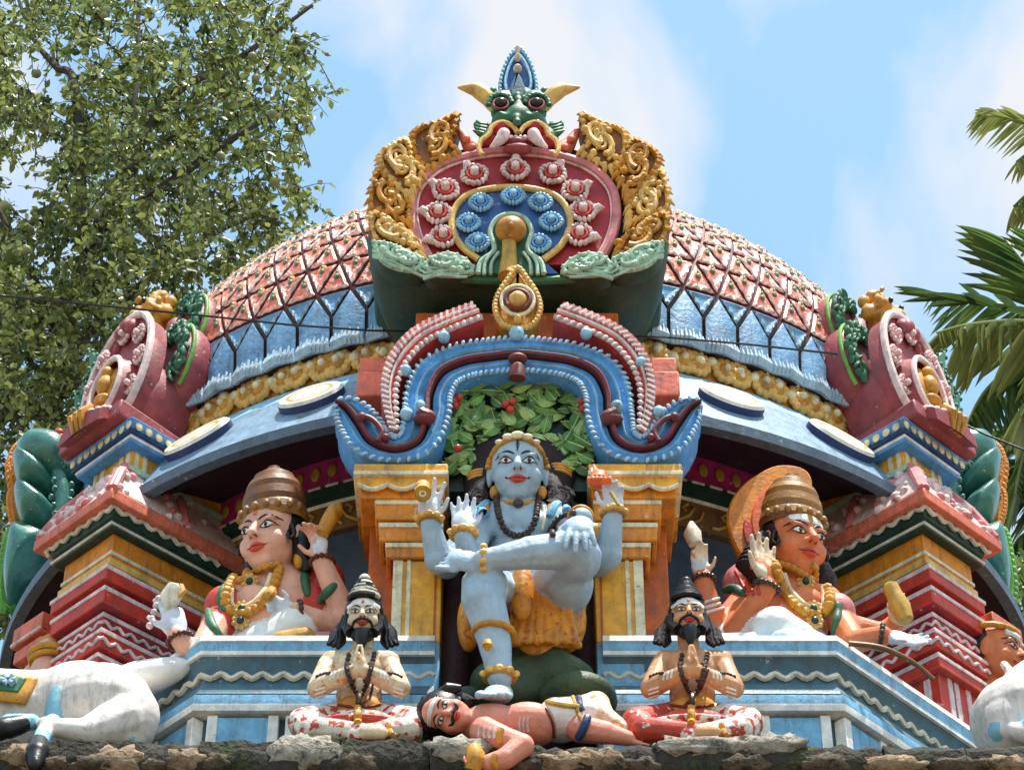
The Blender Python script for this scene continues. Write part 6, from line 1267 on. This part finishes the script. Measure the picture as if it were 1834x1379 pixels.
LIMB = [[(110, 600), (60, 500), (20, 420), (-40, 300)], [(140, 500), (190, 430), (225, 340), (260, 280), (330, 230), (420, 180)], [(150, 450), (135, 160), (100, 120), (60, 70), (30, -10)], [(180, 410), (300, 330), (400, 260), (480, 210), (540, 170)], [(200, 360), (300, 180), (420, 110), (490, 60), (560, 10)], [(100, 650), (200, 560), (300, 470), (420, 400), (500, 380)], [(90, 720), (190, 640), (270, 560), (330, 470)], [(80, 800), (160, 740), (230, 640)], [(85, 860), (40, 760), (-30, 700)], [(110, 620), (30, 620), (-40, 560)]]
for i, L_ in enumerate(LIMB):
    d = rt.uniform(-.5, .6); q = spline([tb(x, y, d * k / len(L_)) for k, (x, y) in enumerate(L_)], 5); b = MB(); b.tube(q, [.042 * (1 - .85 * k / len(q)) + .005 for k in range(len(q))], 7); b.obj('limb', BK, tree)
# crown: clumps of leaves on twigs, denser inside, open near the edge so that the sky shows
NP = []
def dens(x, y):                                   # measured outline of the crown
    edge = np.interp(y, [0, 60, 120, 180, 240, 300, 380, 420, 470, 520, 560, 640, 1100], [520, 540, 560, 575, 530, 530, 540, 520, 480, 440, 400, 380, 330])
    return edge
cl_pts = []
while len(cl_pts) < 1150:
    y = rt.uniform(-60, 1120); x = rt.uniform(-60, 600); e = dens(0, y)
    if x > e: continue
    hole = 0
    for hx, hy, hr in ((50, 310, 48), (110, 100, 40), (130, 130, 34), (30, 800, 60), (20, 880, 60), (90, 90, 30), (300, 310, 24), (210, 60, 20), (330, 430, 34), (40, 330, 50), (420, 520, 40), (80, 950, 40), (190, 315, 26), (350, 60, 20), (390, 520, 40), (260, 530, 30), (150, 620, 30), (420, 300, 18), (60, 700, 30)):
        if (x - hx)**2 + (y - hy)**2 < hr**2: hole = 1
    if hole and rt.random() < .85: continue
    if x > e - 70 and rt.random() < .35: continue
    cl_pts.append((x, y))
for k in range(300): y_ = rt.uniform(480, 1060); cl_pts.append((rt.uniform(-50, dens(0, y_) - 40), y_))
lv = []; 
base = np.array([(0, 0, 0), (-.32, .38, .06), (0, .45, -.04), (.32, .38, .06), (-.24, .78, .05), (0, .8, -.05), (.24, .78, .05), (0, 1.15, -.10)])
lf = [(0, 1, 2), (0, 2, 3), (1, 4, 5, 2), (2, 5, 6, 3), (4, 7, 5), (5, 7, 6)]
Vs = []; Fs = []; nl = 0; LEAVES = []
tw = MB()
def add_leaf(c, d, s_, roll):
    global nl
    d = d.normalized(); sd_ = d.cross(V3((0, 0, 1))); sd_ = sd_.normalized() if sd_.length > .01 else V3((1, 0, 0)); nn = sd_.cross(d)
    a = math.cos(roll) * sd_ + math.sin(roll) * nn; c3 = d.cross(a)
    LEAVES.append((V3(c), a, d, c3, s_))
    Vs.append(np.array(c) + (base[:, :1] * np.array(a) + base[:, 1:2] * np.array(d) + base[:, 2:3] * np.array(c3)) * s_)
    Fs.extend([tuple(i + 8 * nl for i in q) for q in lf]); nl += 1
for (x, y) in cl_pts:
    dy = rt.gauss(0, .7); c = tb(x, y, dy + .1); rad_ = rt.uniform(.10, .27)
    for t in range(rt.randint(3, 5)):
        dv = V3((rt.gauss(0, 1), rt.gauss(0, 1), rt.gauss(-.55, .7))).normalized(); end = c + dv * rad_ * 1.25
        tw.tube([c - dv * .02, c + dv * rad_ * .6 + V3((0, 0, .02)), end], [.006, .004, .002], 4)
        for k in range(rt.randint(6, 9)):
            p = c + dv * rad_ * (.15 + 1.1 * k / 8) ; ld = (dv * .5 + V3((rt.gauss(0, .8), rt.gauss(0, .8), rt.gauss(-.35, .6)))); add_leaf(p, ld, rt.uniform(.04, .078), rt.uniform(0, 6.3))
# trailing sprays that stick out into the sky
for pts in ([(520, 110), (560, 100), (600, 165)], [(500, 150), (560, 170), (615, 160)], [(530, 190), (545, 215), (550, 240)], [(520, 330), (555, 360), (590, 385)], [(500, 60), (540, 20), (590, -10)], [(480, 380), (520, 420), (560, 400)], [(520, 270), (540, 280), (552, 290)], [(505, 30), (530, 60), (540, 90)]):
    q = spline([tb(x, y, .2) for x, y in pts], 10); tw.tube(q, .004, 4)
    for p in q: 
        for k in range(2): add_leaf(p, V3((rt.gauss(0, 1), rt.gauss(0, 1), rt.gauss(-.4, .6))), rt.uniform(.035, .055), rt.uniform(0, 6.3))
# the leaves that show largest are objects of their own, the rest stay one mass
def _show(q):
    x, y = px_of(q[0]); return q[4] / (q[0] - CAM).length * (1 if (0 < x < 1834 and 0 < y < 700) else 0)
order = sorted(range(nl), key=lambda i: -_show(LEAVES[i])); near = set(order[:280])
lfm = bpy.data.meshes.new('leaf'); lfm.from_pydata(base.tolist(), [], lf); lfm.materials.append(LM); lfm.polygons.foreach_set('use_smooth', [True] * len(lf))
for i in near:
    q = LEAVES[i]; inst(lfm, 'leaf', tree, Matrix.Translation(q[0]) @ basis(q[1], q[2], q[3]).to_4x4() @ Matrix.Scale(q[4], 4))
keep = [i for i in range(nl) if i not in near]; Vs = [Vs[i] for i in keep]; Fs = [tuple(j + 8 * k for j in q) for k in range(len(keep)) for q in lf]
V = np.concatenate(Vs); me = bpy.data.meshes.new('crown'); me.from_pydata(V.tolist(), [], Fs); me.materials.append(LM); me.polygons.foreach_set('use_smooth', [True] * len(Fs)); cw = bpy.data.objects.new('crown', me); COL.objects.link(cw); cw.parent = tree; cw.matrix_parent_inverse = PINV(tree); cw['kind'] = 'stuff'
tw.obj('twigs', BK, tree, kind='stuff')
fr = MB(); fr.ell((0, 0, 0), (.033, .033, .031), seg=16, rings=10); fr.tube([(0, 0, .028), (.004, 0, .05), (.01, 0, .075)], [.006, .003, .002], 5); frm = fr.mesh('fruit', paint('fruit', srgb(150, 158, 112), rough=.5, var=.3))
for px, py in [(190, 20), (175, 5), (186, 28), (530, 68), (505, 138), (550, 214), (452, 102), (458, 140), (455, 356), (488, 205), (520, 247), (395, 280), (65, 132), (10, 198), (120, 262), (100, 350), (78, 232), (46, 448), (116, 350), (492, 325), (467, 288), (170, 385), (8, 368), (480, 160)]:
    inst(frm, 'fruit', tree, Matrix.Translation(tb(px, py, -.7)) @ Matrix.Rotation(rt.uniform(0, 6), 4, 'Z') @ Matrix.Scale(rt.uniform(.9, 1.25), 4))
# ================================================================= coconut palm behind the right side
PMT = leafmat('palm_leaf', (.04, .10, .025), (.22, .32, .09), .4); PMY = leafmat('palm_leaf_young', (.20, .25, .06), (.40, .44, .16), .4)
PY = 6.0
palm = empty('coconut_palm', W(1960, 900, PY) * 1.0, 'coconut palm with long drooping fronds behind the right corner of the tower', 'palm tree'); palm.location.z = 0
pc = W(1965, 640, PY); b = MB(); b.tube([V3((pc.x + .3, PY, 0)), V3((pc.x + .15, PY, 5)), pc], [.2, .16, .13], 12); b.obj('trunk', BK, palm)
lc = MB()                                         # one leaflet: folded blade pointing along +Y with a droop
for i in range(7):
    t = i / 6; w_ = .5 * (math.sin(math.pi * min(1, t * .9 + .12)))**.7 * (1 - t * .15) if i < 6 else 0; lc.v += [(-w_, t, -.25 * t * t), (0, t, -.25 * t * t - .25 * w_), (w_, t, -.25 * t * t)]
lc.f = [(i * 3 + j, i * 3 + j + 1, i * 3 + j + 4, i * 3 + j + 3) for i in range(6) for j in range(2)]; lc.m = [0] * 12
lmesh = [lc.mesh('leaflet', PMT), lc.mesh('leaflet', PMY)]
cnt = 0
def frond(pts, nl_, ll, wd, young=0, droop=.5, parts=True, up=V3((0, -.3, 1))):
    global cnt
    q = spline([W(*p) for p in pts], 8); n = len(q); b = MB(); b.tube(q, [.022 * (1 - .8 * i / n) + .004 for i in range(n)], 7); fo = b.obj('frond', PMY, palm); rest_ = MB()
    for k in range(nl_):
        s_ = .04 + .95 * k / nl_; i = min(int(s_ * (n - 1)), n - 2); fr_ = s_ * (n - 1) - i; p = q[i] + (q[i + 1] - q[i]) * fr_; t = (q[i + 1] - q[i]).normalized()
        sd_ = t.cross(up).normalized(); uu = sd_.cross(t); L_ = ll * (math.sin(math.pi * (.12 + .80 * s_))**.55) * rt.uniform(.88, 1.1)
        for sg in (1, -1):
            d = (sd_ * sg * 1.0 + t * (.55 + .5 * s_) - V3((0, 0, droop * rt.uniform(.4, 1.6))) + uu * rt.uniform(-.25, .3) + t * rt.uniform(-.2, .2)).normalized(); x = d.cross(uu).normalized(); z = x.cross(d); T = Matrix.Translation(p) @ basis(x, d, z).to_4x4() @ Matrix.Diagonal((wd, L_, L_, 1))
            cnt += 1
            if cnt <= 290 and parts: inst(lmesh[young], 'leaflet', fo, T)
            else: rest_.add([T @ V3(v) for v in lc.v], lc.f)
    if rest_.v: rest_.obj('leaflets', PMY if young else PMT, fo, kind='stuff')
frond([(2028, 646, PY), (1918, 581, PY - .2), (1818, 551, PY - .3), (1728, 536, PY - .3), (1668, 524, PY - .2)], 32, .55, .017, 0, .3)
frond([(2028, 666, PY - .2), (1938, 606, PY - .5), (1838, 576, PY - .8), (1738, 581, PY - .9), (1678, 596, PY - 1)], 34, .66, .015, 1, .95)
frond([(2028, 646, PY), (1948, 596, PY), (1878, 536, PY + .1), (1838, 476, PY + .2), (1798, 426, PY + .3)], 28, .66, .017, 0, .05)
frond([(2028, 656, PY), (1968, 566, PY), (1918, 496, PY), (1888, 436, PY)], 26, .62, .017, 0, .05, False)
frond([(2028, 686, PY), (1928, 646, PY + .2), (1838, 646, PY + .3), (1768, 696, PY + .3), (1728, 766, PY + .3)], 34, .66, .018, 0, 1.1, False)
frond([(2028, 706, PY), (1958, 696, PY + .2), (1888, 726, PY + .3), (1838, 806, PY + .3), (1818, 886, PY + .3)], 32, .62, .018, 0, 1.1, False)
frond([(2038, 626, PY), (1938, 646, PY - .4), (1868, 686, PY - .6), (1828, 746, PY - .7)], 32, .6, .016, 1, 1.1, False)
palm2 = empty('coconut_palm', W(2060, 900, PY + 3), 'taller coconut palm whose yellow-green frond tips reach in at the upper right edge', 'palm tree'); palm2.location.z = 0; palm_main = palm; palm = palm2
pc2 = W(2040, 330, PY + 3); b = MB(); b.tube([V3((pc2.x + .3, PY + 3, 0)), V3((pc2.x + .15, PY + 3, 7)), pc2], [.2, .16, .13], 12); b.obj('trunk', BK, palm)
frond([(2040, 330, PY + 3), (1950, 260, PY + 3), (1860, 225, PY + 3), (1800, 205, PY + 3), (1762, 200, PY + 3)], 40, .5, .03, 1, .5, False)
frond([(2040, 350, PY + 3), (1940, 320, PY + 3), (1860, 335, PY + 3), (1815, 370, PY + 3)], 34, .5, .03, 1, .6, False)
frond([(2040, 330, PY + 3), (1960, 240, PY + 3), (1880, 250, PY + 3), (1820, 290, PY + 3)], 34, .45, .03, 1, .5, False)
palm3 = empty('coconut_palm', W(2000, 1200, PY + 1), 'low coconut palm fronds at the right edge beside the green side gable', 'palm tree'); palm3.location.z = 0; palm = palm3
pc3 = W(1990, 960, PY + 1); b = MB(); b.tube([V3((pc3.x + .2, PY + 1, 0)), V3((pc3.x + .1, PY + 1, 3)), pc3], [.2, .16, .13], 12); b.obj('trunk', BK, palm)
for a in ([(1990, 940), (1900, 860), (1830, 830), (1770, 840)], [(1990, 960), (1890, 900), (1810, 880), (1750, 920)], [(1990, 980), (1900, 940), (1830, 960), (1790, 1030)], [(1990, 960), (1910, 850), (1850, 790), (1800, 770)]): frond([(x, y, PY + 1) for x, y in a], 40, .5, .032, 0, .7, False)
bs_ = empty('shrub', W(1828, 1060, PY - 1), 'bright green leafy shrub at the right edge behind the tower', 'shrub'); bs_.location.z = 0
Vs = []; Fs = []; nl = 0
for k in range(900): add_leaf(W(rt.uniform(1805, 1900), rt.uniform(1000, 1140), PY - 1 + rt.uniform(-.3, .3)), V3((rt.gauss(0, 1), rt.gauss(0, 1), rt.gauss(0, 1))), rt.uniform(.05, .08), rt.uniform(0, 6))
me = bpy.data.meshes.new('foliage'); me.from_pydata(np.concatenate(Vs).tolist(), [], Fs); me.materials.append(leafmat('shrub_leaf', (.08, .16, .03), (.24, .32, .08))); o = bpy.data.objects.new('foliage', me); COL.objects.link(o); o.parent = bs_; o.matrix_parent_inverse = PINV(bs_); o['kind'] = 'stuff'
b = MB(); p0 = bs_.location; p1 = W(1850, 1060, PY - 1); b.tube([V3((p1.x, p1.y, 0)), V3((p1.x + .05, p1.y, 3)), p1], [.08, .06, .02], 7); b.obj('stem', BK, bs_)
# ================================================================= electric cable strung past the tower
b = MB(); b.tube([W(x, y, Y) for x, y, Y in [(-60, 524, .5), (110, 541, .47), (330, 562, .40), (520, 582, .36), (660, 592, .34)]] + [W(1190, 604, .36), W(1330, 616, .42), (W(1500, 634, .62))], .0055, 6)
o = b.obj('cable', P['black']); o['label'] = 'thin black cable strung across the dome from the left edge'; o['category'] = 'cable'
b = MB(); b.tube([W(x, y, Y) for x, y, Y in [(1712, 752, 1.3), (1760, 776, 1.2), (1850, 812, 1.1), (1950, 850, 1.0)]], .0055, 6); o = b.obj('cable', P['black']); o['label'] = 'thin black cable running from the right corner gable out of the frame'; o['category'] = 'cable'
# ================================================================= keep the tree of objects at thing > part > sub-part
def _chain(o):
    c = [o]
    while c[-1].parent: c.append(c[-1].parent)
    return c[::-1]
for o in sorted(list(bpy.data.objects), key=lambda o: -len(_chain(o))):
    c = _chain(o)
    if len(c) > 3:
        w_ = wmat(o); o.parent = c[1]; o.matrix_parent_inverse = PINV(c[1]); o.matrix_basis = w_
